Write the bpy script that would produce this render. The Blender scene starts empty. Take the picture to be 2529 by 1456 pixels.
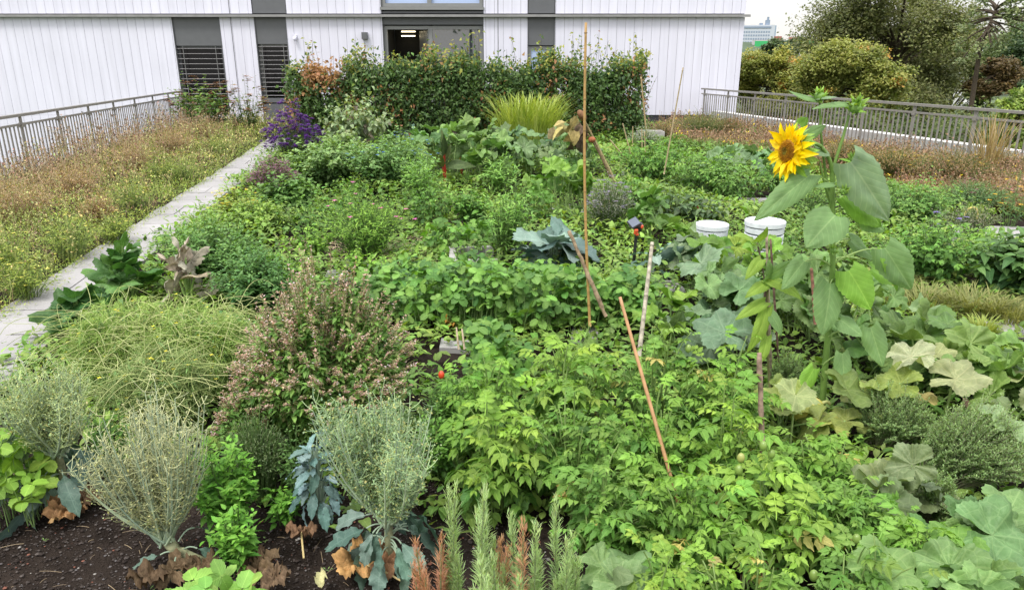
import bpy, math, random
import numpy as np
PI = math.pi
S = bpy.context.scene
COL = S.collection

# ------------------------------------------------------------------ camera, sky, sun, exposure
CZ = 1.75
FPX = 1778.0                      # focal length in photo pixels (2529 px wide picture)
PITCH = math.radians(17.9)
cam = bpy.data.cameras.new('camera'); camo = bpy.data.objects.new('camera', cam); COL.objects.link(camo)
cam.sensor_width = 36; cam.lens = 36 * FPX / 2529
cam.clip_start = 0.05; cam.clip_end = 6000
camo.location = (0, 0, CZ); camo.rotation_euler = (PI/2 - PITCH, 0, 0)
S.camera = camo
SUN_EL, SUN_AZ = math.radians(60), math.radians(215)   # azimuth clockwise from +Y: behind the camera, to the left
w = bpy.data.worlds.new("World"); S.world = w; w.use_nodes = True
nt = w.node_tree; nt.nodes.clear()
N = nt.nodes.new
out = N('ShaderNodeOutputWorld'); bg = N('ShaderNodeBackground'); bg.inputs[1].default_value = 0.1
sky = N('ShaderNodeTexSky'); sky.sky_type = 'NISHITA'; sky.sun_disc = False
sky.sun_elevation = SUN_EL; sky.sun_rotation = SUN_AZ
tc = N('ShaderNodeTexCoord'); sep = N('ShaderNodeSeparateXYZ')
nt.links.new(tc.outputs['Generated'], sep.inputs[0])
ramp = N('ShaderNodeMapRange'); ramp.inputs[1].default_value = 0.0; ramp.inputs[2].default_value = 0.9
ramp.inputs[3].default_value = 0.0; ramp.inputs[4].default_value = 1.0
nt.links.new(sep.outputs['Z'], ramp.inputs[0])
cl = N('ShaderNodeMix'); cl.data_type = 'RGBA'
cl.inputs['A'].default_value = (5.6, 5.35, 5.15, 1); cl.inputs['B'].default_value = (15.5, 15.5, 15.6, 1)
nt.links.new(ramp.outputs[0], cl.inputs['Factor'])
nz = N('ShaderNodeTexNoise'); nz.inputs['Scale'].default_value = 5.0; nz.inputs['Detail'].default_value = 5
mp = N('ShaderNodeMapping'); mp.inputs['Scale'].default_value = (1, 1, 2.6)
nt.links.new(tc.outputs['Generated'], mp.inputs[0]); nt.links.new(mp.outputs[0], nz.inputs['Vector'])
nr = N('ShaderNodeMapRange'); nr.inputs[1].default_value = 0.3; nr.inputs[2].default_value = 0.7
nr.inputs[3].default_value = 0.74; nr.inputs[4].default_value = 1.0
nt.links.new(nz.outputs[0], nr.inputs[0])
mx = N('ShaderNodeMix'); mx.data_type = 'RGBA'
nt.links.new(nr.outputs[0], mx.inputs['Factor']); nt.links.new(sky.outputs[0], mx.inputs['A']); nt.links.new(cl.outputs['Result'], mx.inputs['B'])
nt.links.new(mx.outputs['Result'], bg.inputs[0]); nt.links.new(bg.outputs[0], out.inputs[0])
sl = bpy.data.lights.new('sun', 'SUN'); sl.energy = 1.5; sl.angle = math.radians(14); sl.color = (1.0, 0.95, 0.87)
so = bpy.data.objects.new('sun', sl); COL.objects.link(so)
so.rotation_euler = (PI/2 - SUN_EL, 0, -SUN_AZ + PI); so.location = (-5, -8, 20)
S.view_settings.view_transform = 'Standard'; S.view_settings.look = 'None'
S.view_settings.exposure = 0.80; S.view_settings.gamma = 1
S.cycles.max_bounces = 6; S.cycles.diffuse_bounces = 2; S.cycles.glossy_bounces = 3
S.cycles.transmission_bounces = 4; S.cycles.transparent_max_bounces = 6
S.cycles.sample_clamp_indirect = 6

# ------------------------------------------------------------------ photo pixels (2529 x 1456) to points of the place
def ray(px, py):
    u = (px - 1264.5) / FPX; v = -(py - 728) / FPX
    return np.array([u, math.cos(PITCH) + v*math.sin(PITCH), -math.sin(PITCH) + v*math.cos(PITCH)])
def G(px, py, z=0.0):
    d = ray(px, py); t = (z - CZ) / d[2]
    return np.array([t*d[0], t*d[1], z])
def at(px, py, Y):
    d = ray(px, py); t = Y / d[1]
    return np.array([t*d[0], Y, CZ + t*d[2]])

# ------------------------------------------------------------------ materials
def lin(c): return tuple(((x/255.)/12.92 if x/255. <= .04045 else ((x/255.+.055)/1.055)**2.4) for x in c)
def newmat(name):
    m = bpy.data.materials.new(name); m.use_nodes = True; t = m.node_tree; t.nodes.clear()
    o = t.nodes.new('ShaderNodeOutputMaterial'); p = t.nodes.new('ShaderNodeBsdfPrincipled')
    t.links.new(p.outputs[0], o.inputs[0]); return m, t, p, o
def streaks(m):
    t = m.node_tree; p = next(n for n in t.nodes if n.type == 'BSDF_PRINCIPLED'); src = p.inputs['Base Color'].links[0].from_socket
    tc = t.nodes.new('ShaderNodeTexCoord'); mp = t.nodes.new('ShaderNodeMapping'); mp.inputs['Scale'].default_value = (5, 5, .25); n = t.nodes.new('ShaderNodeTexNoise'); n.inputs['Scale'].default_value = 1.6; n.inputs['Detail'].default_value = 7
    t.links.new(tc.outputs['Object'], mp.inputs[0]); t.links.new(mp.outputs[0], n.inputs['Vector']); mr = t.nodes.new('ShaderNodeMapRange'); mr.inputs[1].default_value = .35; mr.inputs[2].default_value = .75; mr.inputs[3].default_value = 1.03; mr.inputs[4].default_value = .92
    t.links.new(n.outputs[0], mr.inputs[0]); v = t.nodes.new('ShaderNodeVectorMath'); v.operation = 'SCALE'; t.links.new(src, v.inputs[0]); t.links.new(mr.outputs[0], v.inputs['Scale']); t.links.new(v.outputs[0], p.inputs['Base Color'])
def solid(name, col, rough=.6, metal=0, noise=0.12, nscale=6, bump=0.0, bscale=60, spec=.5, emit=None):
    m, t, p, o = newmat(name)
    p.inputs['Roughness'].default_value = rough; p.inputs['Metallic'].default_value = metal
    p.inputs['Specular IOR Level'].default_value = spec
    tc = t.nodes.new('ShaderNodeTexCoord')
    n = t.nodes.new('ShaderNodeTexNoise'); n.inputs['Scale'].default_value = nscale; n.inputs['Detail'].default_value = 6
    t.links.new(tc.outputs['Object'], n.inputs['Vector'])
    mr = t.nodes.new('ShaderNodeMapRange'); mr.inputs[1].default_value = .3; mr.inputs[2].default_value = .7
    mr.inputs[3].default_value = 1-noise; mr.inputs[4].default_value = 1+noise
    t.links.new(n.outputs[0], mr.inputs[0])
    vm = t.nodes.new('ShaderNodeVectorMath'); vm.operation = 'SCALE'; vm.inputs[0].default_value = col[:3]
    t.links.new(mr.outputs[0], vm.inputs['Scale']); t.links.new(vm.outputs[0], p.inputs['Base Color'])
    if bump:
        b = t.nodes.new('ShaderNodeTexNoise'); b.inputs['Scale'].default_value = bscale; b.inputs['Detail'].default_value = 5
        t.links.new(tc.outputs['Object'], b.inputs['Vector'])
        bp = t.nodes.new('ShaderNodeBump'); bp.inputs['Strength'].default_value = bump; bp.inputs['Distance'].default_value = .02
        t.links.new(b.outputs[0], bp.inputs['Height']); t.links.new(bp.outputs[0], p.inputs['Normal'])
    if emit:
        p.inputs['Emission Color'].default_value = (*emit[:3], 1); p.inputs['Emission Strength'].default_value = emit[3]
    return m
GAIN = 1.28
def attrmat(name, rough=.5, transl=.3, vein=None, spec=.4, bump=0, mottle=.15, tcol=(1.15, 1.25, .55), coat=None, nscale=25, gain=1.0, vb=.25, vs=.4):
    """plant tissue: its own colour per leaf is in the mesh attribute Col; veins and mottling are drawn here"""
    m, t, p, o = newmat(name); L = t.links.new; nn = t.nodes.new
    a = nn('ShaderNodeAttribute'); a.attribute_name = 'Col'
    tc = nn('ShaderNodeTexCoord')
    n = nn('ShaderNodeTexNoise'); n.inputs['Scale'].default_value = nscale; n.inputs['Detail'].default_value = 4
    L(tc.outputs['Object'], n.inputs['Vector'])
    mr = nn('ShaderNodeMapRange'); mr.inputs[1].default_value = .3; mr.inputs[2].default_value = .7
    mr.inputs[3].default_value = 1-mottle; mr.inputs[4].default_value = 1+mottle
    if gain != 1: mr.inputs[3].default_value *= gain; mr.inputs[4].default_value *= gain
    L(n.outputs[0], mr.inputs[0])
    vm = nn('ShaderNodeVectorMath'); vm.operation = 'SCALE'; L(a.outputs['Color'], vm.inputs[0]); L(mr.outputs[0], vm.inputs['Scale'])
    col = vm.outputs[0]
    def math_(op, x, y=None, c=None):
        q = nn('ShaderNodeMath'); q.operation = op
        for i, z in enumerate((x, y, c)):
            if z is None: continue
            if isinstance(z, (int, float)): q.inputs[i].default_value = z
            else: L(z, q.inputs[i])
        return q.outputs[0]
    if vein:
        uv = nn('ShaderNodeUVMap'); uv.uv_map = 'uv'
        sp = nn('ShaderNodeSeparateXYZ'); L(uv.outputs[0], sp.inputs[0])
        if vein == 'pinnate':
            au = math_('ABSOLUTE', sp.outputs[0])
            mid = math_('LESS_THAN', au, .018)
            fr = math_('FRACT', math_('MULTIPLY', math_('SUBTRACT', sp.outputs[1], math_('MULTIPLY', au, .9)), 7.0))
            dist = math_('ABSOLUTE', math_('SUBTRACT', fr, .5))
            side = math_('MULTIPLY', math_('LESS_THAN', dist, .05), vs)
            fac = math_('MAXIMUM', mid, side); hgt = dist
        else:
            vo = nn('ShaderNodeTexVoronoi'); vo.feature = 'DISTANCE_TO_EDGE'; vo.inputs['Scale'].default_value = 5.5
            L(uv.outputs[0], vo.inputs['Vector'])
            vo2 = nn('ShaderNodeTexVoronoi'); vo2.feature = 'DISTANCE_TO_EDGE'; vo2.inputs['Scale'].default_value = 15
            L(uv.outputs[0], vo2.inputs['Vector'])
            th = math_('ARCTAN2', sp.outputs[0], sp.outputs[1])
            fr = math_('ABSOLUTE', math_('SUBTRACT', math_('FRACT', math_('ADD', math_('MULTIPLY', th, 7/(2*PI)), .5)), .5))
            rr = math_('SQRT', math_('ADD', math_('MULTIPLY', sp.outputs[0], sp.outputs[0]), math_('MULTIPLY', sp.outputs[1], sp.outputs[1])))
            mainv = math_('LESS_THAN', math_('MULTIPLY', fr, rr), .011)
            v1 = math_('MULTIPLY', math_('LESS_THAN', vo.outputs['Distance'], .035), .75)
            v2 = math_('MULTIPLY', math_('LESS_THAN', vo2.outputs['Distance'], .05), .35)
            fac = math_('MAXIMUM', math_('MAXIMUM', mainv, v1), v2); hgt = math_('ADD', vo.outputs['Distance'], math_('MULTIPLY', vo2.outputs['Distance'], .4))
        mixc = nn('ShaderNodeMix'); mixc.data_type = 'RGBA'
        sc = nn('ShaderNodeVectorMath'); sc.operation = 'MULTIPLY_ADD'; sc.inputs[1].default_value = (1.35, 1.22, 1.3); sc.inputs[2].default_value = (.02, .026, .012)
        L(col, sc.inputs[0]); L(math_('MULTIPLY', fac, .8), mixc.inputs['Factor']); L(col, mixc.inputs['A']); L(sc.outputs[0], mixc.inputs['B'])
        col = mixc.outputs['Result']
        bp = nn('ShaderNodeBump'); bp.inputs['Strength'].default_value = vb; bp.inputs['Distance'].default_value = .01
        L(hgt, bp.inputs['Height']); L(bp.outputs[0], p.inputs['Normal'])
    L(col, p.inputs['Base Color'])
    p.inputs['Roughness'].default_value = rough; p.inputs['Specular IOR Level'].default_value = spec
    if transl > 0:
        tr = nn('ShaderNodeBsdfTranslucent'); ml = nn('ShaderNodeVectorMath'); ml.operation = 'MULTIPLY'; ml.inputs[1].default_value = tcol
        L(col, ml.inputs[0]); L(ml.outputs[0], tr.inputs[0])
        ms = nn('ShaderNodeMixShader'); ms.inputs[0].default_value = transl
        L(p.outputs[0], ms.inputs[1]); L(tr.outputs[0], ms.inputs[2]); L(ms.outputs[0], o.inputs[0])
    return m
M = dict(
    leaf=attrmat('leaf', .46, .30, 'pinnate', gain=GAIN, spec=.28, tcol=(1.25, 1.25, .4)),
    far_leaf=attrmat('leaf_far', .55, .28, None, nscale=3, gain=1.25),
    big=attrmat('leaf_large', .48, .27, 'net', nscale=12, gain=1.0, vb=.6, spec=.25, mottle=.28),
    waxy=attrmat('leaf_waxy', .5, .12, 'net', tcol=(1, 1.2, .8), nscale=9, gain=1.15),
    stem=attrmat('stem', .55, 0, None, gain=1.2),
    petal=attrmat('petal', .5, .35, None, tcol=(1.1, 1.05, .4)),
    dry=attrmat('dry_leaf', .75, .12, 'net', tcol=(1, .9, .7), spec=.2, mottle=.35),
    bark=attrmat('bark', .85, 0, None, spec=.15, mottle=.45, nscale=40),
    cane=attrmat('cane', .5, 0, None, spec=.4, mottle=.2, nscale=30),
    fruit=attrmat('fruit', .28, 0, None, spec=.5, mottle=.12, nscale=30),
    pebble=attrmat('pebble', .9, 0, None, spec=.2, mottle=.2, nscale=80),
)

# ------------------------------------------------------------------ mesh building with numpy
class MB:
    def __init__(s): s.V = []; s.F = []; s.C = []; s.U = []; s.n = 0
    def add(s, V, F, C, U=None):
        """V (n,3), F (m,3|4), C (n,3)"""
        V = np.asarray(V, float); C = np.broadcast_to(np.asarray(C, float), (len(V), 3))
        s.V.append(V); s.C.append(C); s.F.append(np.asarray(F, np.int64) + s.n)
        s.U.append(np.zeros((len(V), 2)) if U is None else U); s.n += len(V)
    def mesh(s, name, mat, smooth=True):
        V = np.concatenate(s.V); C = np.concatenate(s.C); U = np.concatenate(s.U)
        me = bpy.data.meshes.new(name); me.vertices.add(len(V)); me.vertices.foreach_set('co', V.astype(np.float32).ravel())
        loops = []; starts = []; tot = 0
        for f in s.F:
            k = f.shape[1]; loops.append(f.ravel()); starts.append(tot + np.arange(len(f))*k); tot += f.size
        loops = np.concatenate(loops); starts = np.concatenate(starts)
        me.loops.add(len(loops)); me.loops.foreach_set('vertex_index', loops.astype(np.int32))
        me.polygons.add(len(starts)); me.polygons.foreach_set('loop_start', starts.astype(np.int32))
        me.polygons.foreach_set('use_smooth', np.full(len(starts), smooth))
        a = me.color_attributes.new('Col', 'FLOAT_COLOR', 'POINT')
        c4 = np.ones((len(V), 4), np.float32); c4[:, :3] = np.clip(C, 0, 1); a.data.foreach_set('color', c4.ravel())
        uvl = me.uv_layers.new(name='uv'); uvl.data.foreach_set('uv', U[loops].astype(np.float32).ravel())
        me.materials.append(mat); me.update(); me.validate(); return me
    def build(s, name, mat, parent=None, smooth=True):
        if not s.V: return None
        o = bpy.data.objects.new(name, s.mesh(name, mat, smooth)); COL.objects.link(o); o.parent = parent; return o

def tag(o, label=None, cat=None, group=None, kind=None):
    if label: o['label'] = label
    if cat: o['category'] = cat
    if group: o['group'] = group
    if kind: o['kind'] = kind
    return o
def thing(name, loc, label, cat, group=None):
    o = bpy.data.objects.new(name, None); COL.objects.link(o); o.location = tuple(loc); o.empty_display_size = .1
    return tag(o, label, cat, group)
def norm(v): return v / np.maximum(np.linalg.norm(v, axis=-1, keepdims=True), 1e-9)

BOXF = np.array([[0,3,2,1],[4,5,6,7],[0,1,5,4],[1,2,6,5],[2,3,7,6],[3,0,4,7]])
def box(mb, x0, x1, y0, y1, z0, z1, c=(.5, .5, .5)):
    V = [[x0,y0,z0],[x1,y0,z0],[x1,y1,z0],[x0,y1,z0],[x0,y0,z1],[x1,y0,z1],[x1,y1,z1],[x0,y1,z1]]
    mb.add(V, BOXF, c)
def beam(mb, a, b, w, h, c=(.5,.5,.5), up=(0,0,1)):
    """box from a to b, w wide sideways, h high"""
    a = np.array(a, float); b = np.array(b, float); d = norm(b-a); s = norm(np.cross(d, up)); u = np.cross(s, d)
    V = [p + sx*s*w/2 + su*u*h/2 for p in (a, b) for sx, su in ((-1,-1),(1,-1),(1,1),(-1,1))]
    mb.add(V, BOXF, c)
def tubes(mb, P, R, C, k=5, cap=False):
    """P (S,n,3) centre lines, R broadcast to (S,n), C (S,3) or (3,)"""
    P = np.asarray(P, float)
    if P.ndim == 2: P = P[None]
    Sn, n, _ = P.shape; R = np.broadcast_to(np.asarray(R, float), (Sn, n))
    T = norm(np.gradient(P, axis=1)); ref = np.zeros_like(T); ref[..., 0] = 1
    ref[np.abs(T[..., 0]) > .8] = (0, 1, 0)
    A = norm(np.cross(T, ref)); B = np.cross(T, A)
    th = np.arange(k) * 2*PI/k
    V = P[:, :, None] + R[:, :, None, None] * (np.cos(th)[None, None, :, None]*A[:, :, None] + np.sin(th)[None, None, :, None]*B[:, :, None])
    i = np.arange(n-1)[:, None]*k; j = np.arange(k)[None]; jn = (j+1) % k
    F = np.stack([i+j, i+jn, i+k+jn, i+k+j], -1).reshape(-1, 4)
    F = (F[None] + (np.arange(Sn)*n*k)[:, None, None]).reshape(-1, 4)
    C = np.asarray(C, float)
    if C.ndim == 1: C = np.broadcast_to(C, (Sn, 3))
    C = np.repeat(C, n*k, 0)
    mb.add(V.reshape(-1, 3), F, C)
    if cap:
        base = mb.n - Sn*n*k
        for s_ in range(Sn):
            for e in (0, n-1):
                q = base - 0 + s_*n*k + e*k
                mb.F.append(np.array([[q+j_ for j_ in range(k)]]) if k in (3, 4) else np.array([[q, q+j_, q+j_+1] for j_ in range(1, k-1)]))
def bez(p0, p1, p2, n):
    t = np.linspace(0, 1, n)[None, :, None]
    p0, p1, p2 = (np.atleast_2d(x)[:, None, :] for x in (p0, p1, p2))
    return (1-t)**2*p0 + 2*t*(1-t)*p1 + t*t*p2

# leaf templates: V along +y, width along x, face up +z; (V, F, shade, uv)
def ribbon(n=6, wd=.5, prof='ovate', fold=.25, droop=.25, serr=0., wave=0., cols=3, rng=None, ph=0., lift=0.):
    t = np.linspace(0, 1, n+1)
    if prof == 'ovate': w_ = np.sin(PI*np.clip(t, 0, 1)**.72)
    elif prof == 'round': w_ = np.sqrt(np.clip(1-(2*t-1)**2, 0, 1))
    elif prof == 'obovate': w_ = np.maximum(np.sin(PI*t**1.25), 0)**.8
    elif prof == 'lance': w_ = np.sin(PI*t**.6)
    elif prof == 'heart': w_ = np.where(t < .28, .55+.45*np.sin(PI/2*t/.28), np.maximum(np.cos(PI/2*(t-.28)/.72), 0)**.85)
    elif prof == 'arrow': w_ = (1-t)**.8*(.75+.25*(t > 0))
    elif prof == 'blade': w_ = (1-t**2)
    elif prof == 'lobed': w_ = np.maximum(np.sin(PI*t**.85), 0)**.6*(1-.5*np.abs(np.sin(t*PI*3.5)))
    w_ = np.maximum(np.abs(w_), .03)*wd/2
    if serr: w_ = w_*(1-serr*(np.arange(n+1) % 2))
    V, U, sh = [], [], []
    cs = np.linspace(-1, 1, cols)
    for i in range(n+1):
        for c in cs:
            x = c*w_[i]; y = t[i] - (0.10*abs(c)*(i == 0) if prof == 'heart' else 0) + (.05*abs(c) if serr and i % 2 == 0 else 0)
            z = -droop*t[i]**2 + lift*t[i] + fold*abs(x) + wave*abs(c)*math.sin(t[i]*17+ph+c)*wd
            V.append((x, y, z)); U.append((c*w_[i], t[i])); sh.append(1.12 if abs(c) < .01 else 1.0)
    F = [(i*cols+j, i*cols+j+1, (i+1)*cols+j+1, (i+1)*cols+j) for i in range(n) for j in range(cols-1)]
    return np.array(V, float), np.array(F), np.array(sh), np.array(U)
def join(parts):
    V, F, H, U = [], [], [], []; n = 0
    for v, f, h, u in parts:
        V.append(v); F.append(f+n); H.append(h); U.append(u); n += len(v)
    return np.concatenate(V), np.concatenate(F), np.concatenate(H), np.concatenate(U)
def xf(T, pos, ang, s, tilt=0, sx=1):
    V, F, H, U = T; V = V*s; V = V*np.array([sx, 1, 1])
    ca, sa = math.cos(tilt), math.sin(tilt); V = np.stack([V[:, 0], V[:, 1]*ca-V[:, 2]*sa, V[:, 1]*sa+V[:, 2]*ca], 1)
    ca, sa = math.cos(ang), math.sin(ang); V = np.stack([V[:, 0]*ca-V[:, 1]*sa, V[:, 0]*sa+V[:, 1]*ca, V[:, 2]], 1)
    return V + np.array(pos), F, H, U
def compound(leaflet, pairs=3, s0=.42, droop=.35, end=.45, ang=1.05, rachis=.012, seed=0, small=False):
    r = random.Random(seed); parts = []
    def c(t): return (0.03*math.sin(t*4+seed), t, .12*t-droop*t*t)
    parts.append(xf(leaflet, c(.62), r.uniform(-.15, .15), end, -droop*.9))
    for i in range(pairs):
        t = .22 + .42*i/max(1, pairs-1) if pairs > 1 else .6
        for sd in (-1, 1):
            parts.append(xf(leaflet, c(t+r.uniform(-.02, .02)), -sd*(ang+r.uniform(-.25, .25)), s0*(.7+.3*i/max(1, pairs-1))*r.uniform(.85, 1.15), r.uniform(-.5, .1)))
            if small: parts.append(xf(leaflet, c(t+.08), -sd*(1.3), s0*.3, -.3))
    n = 4; V = []; F = []
    for i in range(n+1):
        p = c(i/n*.66); V += [(p[0]-rachis, p[1], p[2]-.004), (p[0]+rachis, p[1], p[2]-.004)]
    F = [(2*i, 2*i+1, 2*i+3, 2*i+2) for i in range(n)]
    parts.append((np.array(V), np.array(F), np.full(len(V), 1.2), np.full((len(V), 2), .3)))
    return join(parts)
def palmate(lobes=5, depth=.18, nang=54, rings=7, cup=.25, und=.08, notch=.5, seed=0, teeth=.03, aniso=1.0):
    r = random.Random(seed); V, U, H, F = [], [], [], []
    th = np.linspace(-PI+notch/2, PI-notch/2, nang); ph = r.uniform(0, 6); kk = r.choice([3, 4, 5])
    droop = r.uniform(.1, .35)
    for k in range(rings+1):
        q = (k/rings)
        for i, a in enumerate(th):
            R = .5*(1 + depth*math.cos(lobes*a)*(.3+.7*q) + teeth*(1 if i % 2 else -1)*(q > .9) + .05*math.sin(2*a+ph))*(1-.15*abs(a)/PI)
            x, y = math.sin(a)*R*q*aniso, math.cos(a)*R*q
            z = cup*q*q*.5*(1+.5*math.sin(a+ph)) + und*q*q*math.sin(kk*a+ph) + und*.6*q*math.cos(2*kk*a) - droop*max(0, y)**2*2 - .6*max(0, q-.7)**1.5*(1+.5*math.sin(a*3+ph)) + r.uniform(-.006, .006)*q
            V.append((x, y, z)); U.append((x, y)); H.append(1.0)
    for k in range(rings):
        for i in range(nang-1):
            a = k*nang+i; F.append((a, a+1, a+nang+1, a+nang))
    return np.array(V, float), np.array(F), np.array(H), np.array(U)
def scatter(mb, Ts, P, Y, Z, Sc, C, rng, sx=None, cj=.10):
    """copies of leaf templates: P positions, Y leaf axes, Z up hints, Sc lengths, C colours"""
    P = np.asarray(P, float); n = len(P)
    if n == 0: return
    Y = norm(np.broadcast_to(Y, (n, 3)).astype(float)); Z = np.broadcast_to(Z, (n, 3)).astype(float) + rng.normal(0, .001, (n, 3))
    X = norm(np.cross(Y, Z)); Z = np.cross(X, Y)
    Sc = np.broadcast_to(np.asarray(Sc, float), (n,)); C = np.broadcast_to(np.asarray(C, float), (n, 3))
    C = C*(1+rng.normal(0, cj, (n, 1)))*(1+rng.normal(0, cj*.45, (n, 3)))
    which = rng.integers(0, len(Ts), n)
    for k, T in enumerate(Ts):
        m = which == k
        if not m.any(): continue
        V, F, H, U = T; s = Sc[m][:, None, None]
        wx = 1.0 if sx is None else np.broadcast_to(sx, (n,))[m][:, None, None]
        W = P[m][:, None] + s*(wx*V[None, :, 0:1]*X[m][:, None] + V[None, :, 1:2]*Y[m][:, None] + V[None, :, 2:3]*Z[m][:, None])
        FF = (F[None] + (np.arange(m.sum())*len(V))[:, None, None]).reshape(-1, F.shape[1])
        CC = C[m][:, None]*H[None, :, None]
        mb.add(W.reshape(-1, 3), FF, CC.reshape(-1, 3), np.tile(U, (m.sum(), 1)))
R0 = random.Random(5)
T_ = dict(
    tiny=[ribbon(2, .45, 'ovate', .3, .1)],
    quad=[ribbon(1, .62, 'blade', .25, .1), ribbon(2, .7, 'ovate', .2, .3)],
    ovate=[ribbon(5, .55, 'ovate', .28, d, wave=.03, ph=d*9) for d in (.1, .3, .5)],
    serr=[ribbon(8, .56, 'ovate', .3, d, serr=.16, ph=d*9) for d in (.1, .3, .5)],
    lance=[ribbon(5, .24, 'lance', .3, d) for d in (.1, .35, .6)],
    round=[ribbon(6, .85, 'round', .3, d, serr=.1) for d in (.1, .25)],
    heart=[ribbon(6, .8, 'heart', .22, d, wave=.03, ph=d*7) for d in (.15, .4, .7)],
    blade=[ribbon(6, .035, 'blade', .1, d) for d in (.2, .5, .9)],
    needle=[ribbon(2, .11, 'lance', .1, .1)],
    kale=[ribbon(14, .55, 'obovate', .2, d, wave=.09, serr=.14, cols=5, ph=d*11) for d in (.2, .45, .8)],
    cab=[ribbon(16, .85, 'obovate', .16, d, wave=.05, serr=.07, cols=7, ph=d*11) for d in (.15, .35, .6)],
    chard=[ribbon(8, .4, 'ovate', .2, d, wave=.06, cols=5, ph=d*5) for d in (.1, .35)],
    zuc=[palmate(5, .30, 58, 7, .25, .07, .5, s, .06) for s in (1, 2, 3)],
    pump=[palmate(5, .13, 64, 7, .38, .10, .45, s, .035) for s in (4, 5, 6, 7)],
)
lf = ribbon(6, .62, 'ovate', .25, .35, serr=.2, wave=.03)
lf2 = ribbon(4, .6, 'ovate', .25, .3, serr=.18)
T_['tomato'] = [compound(lf, 3, .36, d, .42, seed=i, small=True) for i, d in enumerate((.25, .5, .75))]
T_['tomfar'] = [compound(lf2, 2, .42, d, .45, seed=i) for i, d in enumerate((.25, .6))]
T_['bean'] = [compound(ribbon(5, .72, 'ovate', .2, .35), 1, .5, d, .5, ang=1.2, seed=i) for i, d in enumerate((.2, .5))]
sl_ = ribbon(10, .85, 'round', .22, .2, serr=.10)
T_['straw'] = [join([xf(sl_, (0, 0, 0), a, s_, -.15) for a, s_ in ((0, 1), (1.75, .88), (-1.75, .88))]) for q in (1,)]
T_['straw'] += [join([xf(sl_, (0, 0, 0), a, s_, tl) for a, s_, tl in ((.1, .95, .15), (1.6, .9, -.3), (-1.8, .95, -.1))])]

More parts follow.
